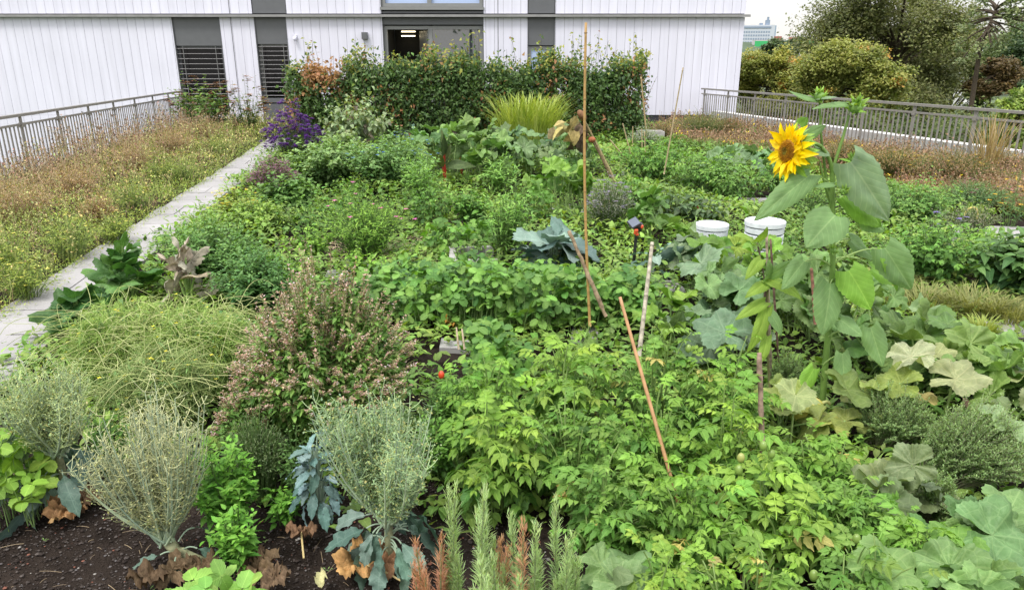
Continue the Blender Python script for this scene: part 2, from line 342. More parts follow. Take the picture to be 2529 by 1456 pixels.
# ------------------------------------------------------------------ plant builders: return {part: (MB, material)}
def cl(a, b, t): return np.asarray(a)*(1-t) + np.asarray(b)*t
UP = np.array([0, 0, 1.0])
def rngc(rng, n, lo, hi): return rng.uniform(lo, hi, n)
def bush(rng, r, h, shoots=30, nodes=9, T='ovate', size=.05, dark=(.04,.10,.02), light=(.10,.22,.04), stemc=(.08,.14,.04),
         opp=False, t0=.2, el=(.5, -.3), young=.45, sr=.0025, upright=.3, mat='leaf', flat=.45, lean=(0, 0), droop=0., base=.25,
         tipn=0, tipT=None, tipsize=.02, tipc=(.5, .5, .1), tipmat='petal', tips=3, hvar=.3, jit=.012, dead=0., deadc=(.22,.15,.05), over=.12, sv=(.7, 1.2), runners=0):
    az = rng.uniform(0, 2*PI, shoots); q = np.sqrt(rng.uniform(0, 1, shoots)); rad = r*q
    z = h*(1-flat*q**2)*rng.uniform(1-hvar, 1, shoots)*np.where(rng.uniform(0, 1, shoots) < over, 1.22, 1.)
    tip = np.stack([rad*np.cos(az)+lean[0]*h, rad*np.sin(az)+lean[1]*h, z], 1)
    b = np.stack([rad*np.cos(az)*base, rad*np.sin(az)*base, np.zeros(shoots)], 1) + rng.normal(0, .01, (shoots, 3))*[1, 1, 0]
    c = cl(b, tip, .45) + UP*h*upright + rng.normal(0, .06*h, (shoots, 3))*[1, 1, .3]
    n = nodes+2; P = bez(b, c, tip, n)
    st = MB(); tubes(st, P, sr*np.linspace(1.3, .5, n)[None], cl(stemc, stemc, 0), 4)
    if runners:
        j = rng.choice(shoots, runners); a_ = P[j, int(n*.5)]; az_ = rng.uniform(0, 2*PI, runners); e_ = a_ + np.stack([np.cos(az_)*r*.55, np.sin(az_)*r*.55, h*rng.uniform(.1, .5, runners)], 1); tubes(st, bez(a_, cl(a_, e_, .4)+UP*h*.35, e_, 9), sr*.95, np.array(stemc)*1.15, 5)
    lm = MB(); t = np.linspace(t0, 1, nodes); idx = np.clip((t*(n-1)), 0, n-1.001); i0 = idx.astype(int); fr = (idx-i0)[None, :, None]
    Q = P[:, i0]*(1-fr) + P[:, i0+1]*fr; D = norm(P[:, i0+1]-P[:, i0])
    for o2 in ((0, PI) if opp else (0,)):
        a = az[:, None] + (np.arange(nodes)*(PI/2 if opp else 2.4))[None] + o2 + rng.normal(0, .35, (shoots, nodes))
        e = cl(el[1], el[0], t[None]**1.5) + rng.normal(0, .22, (shoots, nodes))
        Yd = np.stack([np.cos(a)*np.cos(e), np.sin(a)*np.cos(e), np.sin(e)], -1) + D*.35
        Zd = UP + D*.4 + rng.normal(0, .25, (shoots, nodes, 3))
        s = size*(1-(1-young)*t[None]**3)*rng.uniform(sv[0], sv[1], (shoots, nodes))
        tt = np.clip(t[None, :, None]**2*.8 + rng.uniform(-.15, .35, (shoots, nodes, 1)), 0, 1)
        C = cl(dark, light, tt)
        if dead: C = np.where(rng.uniform(0, 1, (shoots, nodes, 1)) < dead*(1.3-t[None, :, None]), np.asarray(deadc), C)
        pos = Q + rng.normal(0, jit, Q.shape)
        pos[..., 2] = np.maximum(pos[..., 2], .01)
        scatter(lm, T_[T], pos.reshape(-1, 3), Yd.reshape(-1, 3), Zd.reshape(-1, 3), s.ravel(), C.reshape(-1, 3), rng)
    res = {'foliage': (lm, M[mat]), 'stems': (st, M['stem'])}
    if tipn:
        sel = rng.choice(shoots, min(tipn, shoots), replace=False); sep = tipn <= 30; fl = [MB() for _ in sel] if sep else [MB()]
        for k in range(tips):
            p = tip[sel] + rng.normal(0, size*.35, (len(sel), 3))
            for a in range(5):
                an = a*2*PI/5 + k; yd = np.array([math.cos(an), math.sin(an), .35])
                for q_, f_ in enumerate(fl): scatter(f_, T_[tipT or 'quad'], p[q_:q_+1] if sep else p, yd, UP, tipsize, tipc, rng)
        res['flower' if sep else 'flowers'] = ([(f_, M[tipmat]) for f_ in fl] if sep else (fl[0], M[tipmat]))
    return res
def rosette(rng, r, h, n=16, T='kale', size=.25, dark=(.05,.11,.03), light=(.12,.24,.05), petc=(.2,.3,.12), pr=.005, mat='big', el=(-.5, .6), inner=.15, sx=1., spread=0., tw=.35, back=.35, dead=0., deadc=(.2,.13,.05)):
    i = np.arange(n); az = i*2.399 + rng.normal(0, .2, n); q = np.clip((i+.5)/n, 0, 1); 
    rad = r*(inner+(1-inner)*q)*rng.uniform(.75, 1.05, n); z = h*(1-.6*q)*rng.uniform(.7, 1.05, n)
    d = np.stack([np.cos(az), np.sin(az), 0*az], 1); c0 = rng.normal(0, spread, (n, 3))*[1, 1, 0]
    back = size*back
    tip = c0 + d*np.maximum(rad-back, .02)[:, None]; tip[:, 2] = np.maximum(z, .03)
    mid = c0 + d*(rad*.25)[:, None]; mid[:, 2] = z*.8
    st = MB(); P = bez(c0, mid, tip, 6); tubes(st, P, pr*np.linspace(1.2, .8, 6)[None], petc, 5)
    e = cl(el[1], el[0], q) + rng.normal(0, .2, n)
    Yd = d*np.cos(e)[:, None] + UP*np.sin(e)[:, None] + rng.normal(0, .15, (n, 3))
    Zd = UP + rng.normal(0, tw, (n, 3)) - d*.2
    C = cl(dark, light, rng.uniform(0, 1, (n, 1)))
    if dead: C = np.where(rng.uniform(0, 1, (n, 1)) < dead, np.asarray(deadc), C)
    lm = MB(); scatter(lm, T_[T], tip, Yd, Zd, size*rng.uniform(.65, 1.1, n)*cl(.7, 1, q), C, rng, sx=sx)
    return {'leaves': (lm, M[mat]), 'stalks': (st, M['stem'])}
def patch(rng, rx, ry, h, n=30, T='pump', size=.3, dark=(.06,.13,.04), light=(.15,.27,.07), petc=(.2,.3,.1), pr=.005, mat='big', tilt=.35, lean=(0, -.35), hv=.5, off=.10, dead=0., deadc=(.22,.14,.05), vines=4, pale=None):
    a = rng.uniform(0, 2*PI, n); q = np.sqrt(rng.uniform(0, 1, n)); b = np.stack([rx*q*np.cos(a), ry*q*np.sin(a), 0*a], 1)
    z = h*(1-.45*q**2)*rng.uniform(1-hv, 1, n)
    tip = b + np.stack([rng.normal(0, off, n), rng.normal(0, off, n), z], 1)
    mid = cl(b, tip, .5) + rng.normal(0, .3, (n, 3))*[off, off, 0] + UP*(z*.15)[:, None]
    st = MB(); tubes(st, bez(b, mid, tip, 6), pr*np.linspace(1.1, .8, 6)[None], petc, 5)
    for k in range(vines):
        aa = rng.uniform(0, 2*PI); p = [np.array([0, 0, .02])]
        for j in range(7):
            aa += rng.normal(0, .4); p.append(p[-1] + np.array([math.cos(aa)*rx, math.sin(aa)*ry, 0])*.17)
        p = np.array(p); p[:, 2] = .015+.03*np.abs(np.sin(np.arange(8)*1.3)); tubes(st, p, pr*1.3, petc, 6)
    az = rng.uniform(0, 2*PI, n); e = rng.normal(-.1, .3, n)
    Yd = np.stack([np.cos(az)*np.cos(e), np.sin(az)*np.cos(e), np.sin(e)], 1)
    Zd = UP + np.array([lean[0], lean[1], 0]) + rng.normal(0, tilt, (n, 3))
    C = cl(dark, light, rng.uniform(0, 1, (n, 1)))
    if pale is not None: C = np.where(rng.uniform(0, 1, (n, 1)) < pale[0], np.asarray(pale[1]), C)
    if dead: C = np.where(rng.uniform(0, 1, (n, 1)) < dead, np.asarray(deadc), C)
    lm = MB(); scatter(lm, T_[T], tip, Yd, Zd, size*rng.uniform(.6, 1.15, n), C, rng)
    return {'leaves': (lm, M[mat]), 'stalks': (st, M['stem'])}
def put(name, res, loc, label, cat, group=None, rot=None):
    t = thing(name, loc, label, cat, group)
    for k, v in res.items():
        for q_ in (v if isinstance(v, list) else [v]): q_[0].build(k, q_[1], t)
    return t

# ------------------------------------------------------------------ the setting: terrace, path, ground far below
rng = np.random.default_rng(11)
soil = solid('soil', (.028, .021, .017), .95, noise=.35, nscale=9, bump=1.0, bscale=90, spec=.1)
def struct(mb, name, mat, smooth=False): return tag(mb.build(name, mat, None, smooth), kind='structure')
YF = 23.0
LR_ = [G(440, 225, .95), G(0, 288, .95)]; RR_ = [G(1740, 218, 1.0), G(2529, 275, 1.0)]
m = MB()                                     # soil sheet of the terrace with a little relief
nx, ny = 90, 110; xs = np.linspace(0, 1, nx); ys = np.concatenate([np.linspace(-2.5, 4, 60), np.linspace(4.15, YF-.05, ny-60)])
Xg, Yg = np.meshgrid(xs, ys); _a = LR_[1][0]+(Yg-LR_[1][1])*(LR_[0][0]-LR_[1][0])/(LR_[0][1]-LR_[1][1]); _b = RR_[1][0]+(Yg-RR_[1][1])*(RR_[0][0]-RR_[1][0])/(RR_[0][1]-RR_[1][1]); Xg = _a+(_b-_a)*Xg; Zg = .012*np.sin(Xg*5.1+1)*np.sin(Yg*4.3) + .008*np.sin(Xg*13)*np.sin(Yg*11+2) - .03
V = np.stack([Xg, Yg, Zg], -1).reshape(-1, 3); i = np.arange(ny-1)[:, None]*nx; j = np.arange(nx-1)[None]
m.add(V, np.stack([i+j, i+j+1, i+j+1+nx, i+j+nx], -1).reshape(-1, 4), (.5, .5, .5))
struct(m, 'soil', soil, True)
LR = [G(440, 225, .95), G(0, 288, .95)]; RR = [G(1740, 218, 1.0), G(2529, 275, 1.0)]
for q in (LR, RR):
    q[0][2] = q[1][2] = 0; d = norm(q[1]-q[0]); q.append(q[1] + d*12)
m = MB()                                     # slab of the terrace
mat_conc = solid('concrete', (.16, .155, .15), .85, noise=.2, nscale=3, bump=.3, bscale=40)
_q = [LR[0]+(LR[0]-LR[1])*.3, LR[1], LR[2], RR[2], RR[1], RR[0]+(RR[0]-RR[1])*.1]; _V = [(p[0]+(.06 if i > 2 else -.06), min(p[1], YF-.02), z) for z in (-.6, -.075) for i, p in enumerate(_q)]
m.add(_V, np.array([[0, 1, 2, 3, 4, 5]]), (.5,)*3); m.add(_V, np.array([[11, 10, 9, 8, 7, 6]]), (.5,)*3); m.add(_V, np.array([[i, i+6, (i+1) % 6+6, (i+1) % 6] for i in range(6)]), (.5,)*3)
struct(m, 'terrace_slab', mat_conc)
m = MB(); box(m, -3000, 3000, -300, 3500, -9, -8); struct(m, 'ground', solid('far_ground', (.06, .09, .035), .95, noise=.4, nscale=.05))
# hill behind the trees
m = MB(); nx2 = 60; X = np.linspace(-200, 1500, nx2); Yh = np.linspace(330, 1400, 30); Xg, Yg = np.meshgrid(X, Yh)
Zg = -8 + 52*np.clip((Yg-330)/700, 0, 1)**.8*(.75+.25*np.sin(Xg*.008+1.2)) + 2.5*np.sin(Xg*.05)*np.sin(Yg*.04)
i = np.arange(29)[:, None]*nx2; j = np.arange(nx2-1)[None]
m.add(np.stack([Xg, Yg, Zg], -1).reshape(-1, 3), np.stack([i+j, i+j+1, i+j+1+nx2, i+j+nx2], -1).reshape(-1, 4), (.5,)*3)
struct(m, 'hill', solid('hill', (.05, .085, .04), .95, noise=.3, nscale=.08), True)

# path of pavers
pavmat = solid('paver', (.32, .31, .312), .8, noise=.16, nscale=2.2, bump=.25, bscale=120)
LE = np.array([G(*p)[:2] for p in [(-700, 1456), (-300, 1090), (0, 797), (95, 733), (185, 652), (262, 618), (308, 588), (335, 545), (400, 500), (505, 440), (545, 405), (590, 370), (610, 352)]])
seg = [(a, b) for a, b in zip(LE[:-1], LE[1:])]
yv = LE[:, 1]; xv = LE[:, 0]
o_ = np.argsort(yv); lx = lambda y: float(np.interp(y, yv[o_], xv[o_]))
m = MB(); y = 1.0; k = 0
while y < 17.2:
    d = .5; xa = -2.95-.165*y + rng.uniform(-.02, .02); sk = -.165
    for (u0, u1) in ((0, .62),) if k % 3 else ((0, .3), (.31, .62)):
        x0 = xa+u0+.004; x1 = xa+u1-.004+(.05 if y < 5 else 0)
        V = []
        for z in (-.05, .012+rng.uniform(-.002, .004)):
            V += [(x0, y+.005, z), (x1, y+.005+.03, z), (x1+sk*d, y+d-.005+.03, z), (x0+sk*d, y+d-.005, z)]
        m.add(V, BOXF, (.5,)*3)
    y += d; k += 1
struct(m, 'path', pavmat)
def px_(y): return -2.95-.165*y     # left edge of the path (world x) at depth y
# cross paths and slabs between the beds
def slab_q(mb, pts, z=.012, th=.06):
    P = [G(px, py, z) for px, py in pts]; V = [(p[0], p[1], z-th) for p in P] + [(p[0], p[1], z) for p in P]
    mb.add(V, BOXF[:, :], (.5,)*3)
m = MB()
for pts in [[(2300, 592), (2700, 615), (2700, 565), (2300, 553)], [(2415, 815), (2700, 830), (2700, 778), (2415, 768)],
            [(1600, 716), (1705, 722), (1665, 692), (1590, 690)], [(1775, 500), (1960, 503), (1960, 489), (1775, 488)],
            [(850, 655), (960, 668), (960, 648), (850, 638)], [(1410, 832), (1475, 836), (1480, 805), (1415, 802)],
            [(1360, 520), (1420, 522), (1415, 505), (1360, 503)], [(2205, 625), (2275, 632), (2270, 612), (2205, 608)],
            [(1605, 345), (1700, 345), (1690, 325), (1605, 325)], [(1085, 858), (1172, 860), (1168, 836), (1090, 834)], [(800, 688), (925, 700), (930, 672), (810, 665)]]:
    slab_q(m, pts)
struct(m, 'paving', pavmat)
# raised concrete bed edges seen among the plants
def trough(px, py, w_, hh, label, ang=0.):
    p = G(px, py); t = thing('concrete_planter', p, label, 'planter', 'grey concrete planter walls between the beds')
    m = MB(); box(m, -w_/2, w_/2, -.03, .03, 0, hh); f = m.build('front_wall', mat_conc2, t, False)
    m = MB(); box(m, -w_/2, -w_/2+.06, .03, .5, 0, hh); m.build('side_wall', mat_conc2, t, False)
    m = MB(); box(m, -w_/2+.06, w_/2, .44, .5, 0, hh); m.build('back_wall', mat_conc2, t, False)
    t.rotation_euler = (0, 0, ang)
mat_conc2 = solid('planter_concrete', (.36, .35, .34), .8, noise=.2, nscale=7, bump=.3, bscale=80)
trough(1170, 668, .42, .10, 'grey concrete planter corner left of the blue-green cabbage', .1)
False and trough(1150, 880, .22, .05, 'low concrete planter edge at the near left end of the strawberry bed', .15)
t_ = thing('concrete_block', G(1605, 352), 'rough grey stone block on the far paving near the dark plinth', 'block')
m = MB(); box(m, -.3, .3, -.15, .15, 0, .26); box(m, -.24, .26, -.13, .12, .261, .275); b_ = m.build('block', mat_conc2, t_, False)
bm_ = b_.modifiers.new('bevel', 'BEVEL'); bm_.width = .02; bm_.segments = 2

# ------------------------------------------------------------------ white building
white = solid('white_cladding', (.70, .70, .81), .45, noise=.035, nscale=.8, spec=.4)
streaks(white)
groove = solid('groove', (.20, .20, .22), .8)
grey = solid('grey_metal', (.115, .12, .13), .45, noise=.05, spec=.5)
lgrey = solid('window_frame', (.22, .225, .225), .4, noise=.05)
darkm = solid('dark_plinth', (.035, .035, .045), .7)
ledge = solid('ledge', (.25, .25, .25), .5)
inner = solid('interior', (.012, .012, .012), .9)  # room faces near black: the dimness indoors is put into the colour
glass, gt, gp, go = newmat('window_glass'); gp.inputs['Base Color'].default_value = (.03, .04, .05, 1); gp.inputs['Roughness'].default_value = .02; gp.inputs['Specular IOR Level'].default_value = 1.0; gp.inputs['IOR'].default_value = 1.9
curt, ct, cp, co = newmat('pale_blue_blind_glass'); cp.inputs['Base Color'].default_value = (.42, .52, .75, 1); cp.inputs['Roughness'].default_value = .1
bld = thing('building', (0, YF, 0), 'white board-clad building with grey panels and windows behind the garden', 'building')
def fx(px, py=100): return at(px, py, YF)[0]
def fz(py): return at(1264, py, YF)[2]
def loc(mb): 
    for q in mb.V: q -= np.array([0, YF, 0])
    return mb
XL, XR = -26.0, fx(1832, 130)
ZB1, ZB0 = fz(34), fz(43); ZP = fz(284)
openings = [  # x0, x1, top z, bottom z
    (fx(429, 90), fx(551, 130), ZB0, fz(300)), (fx(628, 60), fx(716, 160), ZB0, -9), (fx(944, 60), fx(1194, 60), ZB0, -.3), (fx(1303, 60), fx(1371, 60), ZB0, .3)]
up_open = [(fx(620, 10), fx(706, 10), 9, ZB1), (fx(940, 10), fx(1194, 10), 9, ZB1), (fx(1303, 10), fx(1372, 10), 9, ZB1)]
joints = [fx(577, 120), fx(1230, 60)]
bk, wb = MB(), MB()
def boards(x0, x1, z0, z1):
    if x1-x0 < .02 or z1-z0 < .02: return
    box(bk, x0, x1, YF+.02, YF+.12, z0, z1)
    bw = .262; x = math.floor(x0/bw)*bw
    while x < x1:
        a, b = max(x+.004, x0), min(x+bw-.004, x1)
        for jx in joints:
            if a < jx < b: 
                if b-a > .03: box(wb, a, jx-.012, YF, YF+.018, z0, z1); a = jx+.012
        if b-a > .01: box(wb, a, b, YF+rng.uniform(0, .003), YF+.018, z0, z1)
        x += bw
def clad(ops, z0, z1):
    xx = XL
    for (a, b, zt, zb) in ops:
        boards(xx, a, z0, z1)
        if zb > z0+.05: boards(a+.002, b-.002, z0, zb)
        xx = b
    boards(xx, XR, z0, z1)
clad(openings, ZP, ZB0); loc(bk).build('wall_backing', groove, bld, False); loc(wb).build('wall_boards', white, bld, False); bk, wb = MB(), MB(); clad(up_open, ZB1, 9)
boards(XL, fx(628, 60), -7.5, ZP-.003)
loc(bk).build('wall_backing', groove, bld, False); loc(wb).build('wall_boards', white, bld, False)
m = MB(); box(m, fx(716, 160)+.01, XR, YF+.03, YF+.3, -.5, ZP-.005); loc(m).build('plinth', darkm, bld, False)
m = MB(); box(m, XL, XR, YF+.13, YF+9, -8, 9); 
side = MB(); box(side, XR-.15, XR-.001, YF+.125, YF+9, -8, 9); loc(side).build('side_wall', white, bld, False)
rf = MB(); box(rf, XL, XR-.2, YF+8.6, YF+9, -8, 9); loc(rf).build('rear_wall', groove, bld, False)
rf = MB(); box(rf, XL, XR-.16, YF+.2, YF+8.5, 9.0, 9.2); loc(rf).build('roof', groove, bld, False)
m = MB(); box(m, XL, XR+.12, YF-.13, YF+.02, ZB0+.02, ZB1-.03); box(m, XL, XR+.121, YF-.15, YF-.131, ZB0+.0, ZB0+.045); loc(m).build('ledge', ledge, bld, False)
def panel(x0, x1, z0, z1, name='panel', mat=None, d=.0):
    m = MB(); box(m, x0+.02, x1-.02, YF+.03-d, YF+.1, z0+.01, z1-.01); return loc(m).build(name, mat or grey, bld, False)
def frame(mb, x0, x1, z0, z1, t, y0, y1):
    box(mb, x0, x0+t, y0, y1, z0, z1); box(mb, x1-t, x1, y0, y1, z0, z1)
    box(mb, x0+t, x1-t, y0, y1, z0, z0+t); box(mb, x0+t, x1-t, y0, y1, z1-t, z1)
def reveal(x0, x1, z0, z1):
    m = MB(); box(m, x0, x0+.02, YF-.01, YF+.3, z0, z1); box(m, x1-.02, x1, YF-.01, YF+.3, z0, z1); return loc(m).build('trim', grey, bld, False)
def slats(x0, x1, z0, z1, n, par):
    m = MB()
    for k in range(n):
        z = z1 - (k+.5)*(z1-z0)/n; c = .005
        V = [(x0, YF+.02, z-c), (x1, YF+.02, z-c), (x1, YF+.085, z+c), (x0, YF+.085, z+c), (x0, YF+.02, z-c+.006), (x1, YF+.02, z-c+.006), (x1, YF+.085, z+c+.006), (x0, YF+.085, z+c+.006)]
        m.add(V, BOXF, (.5,)*3)
    loc(m).build('blind_slats', slatm, par, False)
    m = MB()
    for q in (.14, .86): box(m, x0+(x1-x0)*q-.006, x0+(x1-x0)*q+.006, YF+.012, YF+.018, z0, z1)
    loc(m).build('blind_cord', lgrey, par, False)
slatm = solid('blind', (.30, .29, .30), .4)
dglass = solid('dark_glass', (.006, .007, .009), .08, noise=0, spec=.3)
# window 1 with blind, window 2 with blind
for q, (a, b, zt, zb) in enumerate(openings[:2]):
    zs = fz(114 if q == 0 else 110); zw = fz(300) if q == 0 else fz(254)
    reveal(a, b, zw, ZB0)
    panel(a, b, zs, ZB0)
    m = MB(); frame(m, a+.022, b-.022, zw, zs, .07, YF+.13, YF+.2); wf = loc(m).build('window', lgrey if q else grey, bld, False)
    m = MB(); box(m, a+.09, b-.09, YF+.16, YF+.17, zw+.07, zs-.07); loc(m).build('pane', dglass, wf, False)
    slats(a+.03, b-.03, zw+.02 if q == 0 else zw+.15, zs, 15 if q == 0 else 12, wf)
    if q: 
        m = MB(); box(m, a+.03, b-.03, YF+.02, YF+.09, zw+.01, zw+.14); loc(m).build('blind_rail', grey, wf, False)
a, b = openings[1][:2]; panel(a, b, -.4, fz(256), 'panel', grey, .01)
panel(*up_open[0][:2], ZB1, 9)
# big window upstairs and door-height window below
a, b = openings[2][:2]; reveal(a, b, -.3, ZB0); reveal(*up_open[1][:2], ZB1, 9)
panel(a, b, fz(62), ZB0); panel(*up_open[1][:2], ZB1, fz(27)); 
m = MB(); box(m, a-.03, b+.03, YF-.06, YF+.1, fz(25), fz(18)); loc(m).build('sill', lgrey, bld, False)
zt = fz(64); xm = fx(1063, 110)
m = MB(); frame(m, a+.022, b-.022, -.28, zt, .10, YF+.1, YF+.2); box(m, xm-.06, xm+.06, YF+.1, YF+.2, -.18, zt-.1); w3 = loc(m).build('window', lgrey, bld, False)
m = MB(); box(m, xm+.06, b-.122, YF+.15, YF+.16, -.18, zt-.1); loc(m).build('pane', glass, w3, False)
m = MB(); box(m, a+.122, xm-.06, YF+1.6, YF+1.62, -.3, zt); box(m, a+.05, a+.1, YF+.21, YF+1.6, -.3, zt+.2); box(m, a+.05, xm, YF+.21, YF+1.6, zt-.02, zt+.05); loc(m).build('room', inner, w3, False)
m = MB(); V0 = xm-.10
m.add([(V0, YF+.2, -.18), (V0+.04, YF+.2, -.18), (V0-.30, YF+.95, -.18), (V0-.34, YF+.95, -.18), (V0, YF+.2, zt-.12), (V0+.04, YF+.2, zt-.12), (V0-.30, YF+.95, zt-.12), (V0-.34, YF+.95, zt-.12)], BOXF, (.5,)*3)
loc(m).build('open_sash', lgrey, w3, False)
lampm = solid('room_lamp', (.9, .85, .7), .5, emit=(1, .85, .55, 3))
for q in range(2):
    m = MB(); box(m, a+.42-.05*q, a+.85-.05*q, YF+1.0+.3*q, YF+1.06+.3*q, zt-.14-.12*q, zt-.11-.12*q); loc(m).build('ceiling_lamp', lampm, w3, False)
a2, b2 = up_open[1][:2]
m = MB(); frame(m, a2+.022, b2-.022, fz(17), 4.8, .10, YF+.05, YF+.15); box(m, xm-.06, xm+.06, YF+.05, YF+.15, fz(17)+.1, 4.7); w4 = loc(m).build('window', lgrey, bld, False)
m = MB(); box(m, a2+.122, b2-.122, YF+.16, YF+.165, fz(17)+.1, 4.7); loc(m).build('pane', curt, w4, False)
panel(a2, b2, 4.8, 9)
# narrow window
a, b = openings[3][:2]; reveal(a, b, .3, ZB0); zs = fz(113); panel(a, b, zs, ZB0); panel(*up_open[2][:2], ZB1, 9)
m = MB(); frame(m, a+.022, b-.1, .3, zs-.02, .09, YF+.08, YF+.18); w5 = loc(m).build('window', lgrey, bld, False)
m = MB(); box(m, a+.112, b-.19, YF+.12, YF+.13, .39, zs-.11); loc(m).build('pane', curt, w5, False)
m = MB(); box(m, b-.098, b-.022, YF+.05, YF+.12, .3, zs-.02); loc(m).build('shade_rail', grey, w5, False)
for o2 in openings[3:]: panel(o2[0], o2[1], -.3, .3, 'panel', grey)
# lamp and sensor
m = MB(); x = fx(902, 88); z = fz(89); box(m, x-.085, x+.085, YF-.16, YF-.001, z-.10, z+.10); wl = loc(m).build('wall_lamp', grey, bld, False)
bv = wl.modifiers.new('b', 'BEVEL'); bv.width = .008
m = MB(); x = fx(730, 92); z = fz(92); box(m, x-.05, x+.05, YF-.06, YF-.001, z-.03, z+.06)
th = np.linspace(0, PI, 6); tubes(m, np.array([[x, YF-.06-.09*math.sin(q*.25), z-.01-.1*q/6] for q in range(6)]), .06*np.sin(np.linspace(.9, 2.9, 6)), (.5,)*3, 8); loc(m).build('sensor', white, bld, False)

# ------------------------------------------------------------------ railings
railm = solid('railing_paint', (.225, .215, .20), .5, noise=.12, nscale=20)
def railing(A, B, H, sp, off, label, top_w, inward, n_bays):
    t = thing('railing', A, label, 'railing'); d = norm(B-A); A0 = np.zeros(3); s = np.array([-d[1], d[0], 0])*inward
    Ln = n_bays*sp; P = lambda u, z: A0 + d*u + UP*z
    m = MB(); beam(m, P(-.1, H-.02), P(Ln+.5, H-.02), top_w, .045); m.build('top_rail', railm, t, False)
    m = MB(); beam(m, P(-.1, H-.165), P(Ln+.5, H-.165), .035, .035); m.build('lower_rail', railm, t, False)
    m = MB(); beam(m, P(-.1, .06), P(Ln+.5, .06), .035, .03); m.build('bottom_rail', railm, t, False)
    for k in range(n_bays+1):
        u = off+k*sp; m = MB(); beam(m, P(u, -.25), P(u, H-.045), .075, .016, up=tuple(s)) if False else beam(m, P(u, -.25), P(u, H-.046), .018, .075, up=tuple(d))
        beam(m, P(u, H-.215), P(u, H-.14), .05, .085, up=tuple(d)); m.build('post', railm, t, False)
        if k < n_bays:
            m = MB(); nb = int(sp/.128)
            for j_ in range(1, nb):
                v = u + sp*j_/nb; beam(m, P(v, .075), P(v, H-.184), .012, .034, up=tuple(d))
            m.build('balusters', railm, t, False)
    return t
dL = norm(LR[1]-LR[0]); dR = norm(RR[1]-RR[0])
railing(LR[0]-dL*.4, LR[1], .95, 1.46, .05, 'grey metal railing on the left between the meadow strip and the white wall', .075, 1, 14)
railing(RR[0]-dR*.05, RR[1], 1.0, 1.44, .08, 'grey metal railing on the right in front of the autumn trees', .075, 1, 14)
# kerbs under the railings, white parapet outside the right one
m = MB(); 
for q, d_ in ((LR, dL), (RR, dR)):
    beam(m, q[0]-d_*.3-UP*.08, q[0]+d_*22-UP*.08, .16, .26)
struct(m, 'kerb', mat_conc)
par = thing('parapet', RR[0], 'low white block parapet outside the right railing', 'parapet')
m = MB(); s = np.array([-dR[1], dR[0], 0]); s = s if s[0] > 0 else -s
for k in range(30):
    a = s*.42 + dR*(k*.7+.01) + UP*.12; beam(m, a, a+dR*.682, .3, .42)
m.build('blocks', solid('white_stone', (.72, .71, .70), .75, noise=.12, bump=.3), par, False)
m = MB(); a = s*.42-UP*4; beam(m, a, a+dR*21, .26, 7.9); m.build('base_wall', mat_conc, par, False)

# ------------------------------------------------------------------ hotel and roofs far away
hb = at(1872, 130, 800); hot = thing('high_rise', (hb[0], 800, -8), 'pale blue high-rise far off behind the trees with rows of windows', 'high-rise')
hm = solid('highrise_wall', (.50, .54, .60), .8, noise=.03); hwm = solid('highrise_windows', (.23, .29, .38), .5)  # pale blue-white facade, with the distance haze put into its colour as well
ztop = at(1900, 62, 800)[2]+8; x0, x1 = at(1826, 60, 800)[0]-hb[0]-14, at(1914, 60, 800)[0]-hb[0]
m = MB(); box(m, x0, x1, 0, 14, 0, ztop); hw = m.build('wall', hm, hot, False)
m = MB(); box(m, x0-.5, x1-4, -.6, -.1, ztop-3, ztop-1.4); m.build('roof_band', hwm, hot, False)
m = MB(); box(m, x1-9, x1-5, 3, 9, ztop, ztop+5); box(m, x1-15, x1-12, 3, 8, ztop, ztop+2); box(m, x1-8, x1-6, 4, 6, ztop+5, ztop+8); m.build('roof_plant', hwm, hot, False)
m = MB()
for r_ in range(9):
    for c_ in range(18):
        xx = x0+2+c_*(x1-x0-6)/18; zz = ztop-6-r_*3.4; box(m, xx, xx+1.7, -.12, -.02, zz-1.7, zz)
m.build('windows', hwm, hot, False)
m = MB(); box(m, x1+.1, x1+1.5, 1, 13, 0, ztop-.5); m.build('end_wall', solid('highrise_end', (.33, .42, .52), .8), hot, False)
hot.rotation_euler = (0, 0, math.radians(-8))
lb = at(1905, 105, 700); low = thing('low_block', (lb[0], 700, -8), 'pale low block with red parts at the foot of the high-rise', 'building')
m = MB(); box(m, -14, 16, 0, 12, 0, at(1900, 99, 700)[2]+8); m.build('wall', solid('low_wall', (.5, .48, .5), .8), low, False)
m = MB(); box(m, 2, 9, -.5, -.02, 20, at(1900, 90, 700)[2]+8); box(m, 19, 27, 0, 10, 8, at(1960, 92, 700)[2]+8); m.build('red_part', solid('brick_red', (.36, .13, .1), .8), low, False)
gb = at(1920, 106, 650); gr = thing('scaffold_cover', (gb[0], 650, gb[2]-10), 'bright green construction netting below the high-rise', 'netting')
m = MB(); box(m, -19, 34, 0, 1, 4, 11.5); box(m, 5, 9, -.3, -.02, 4, 11); m.build('net', solid('green_net', (.05, .42, .14), .8), gr, False)
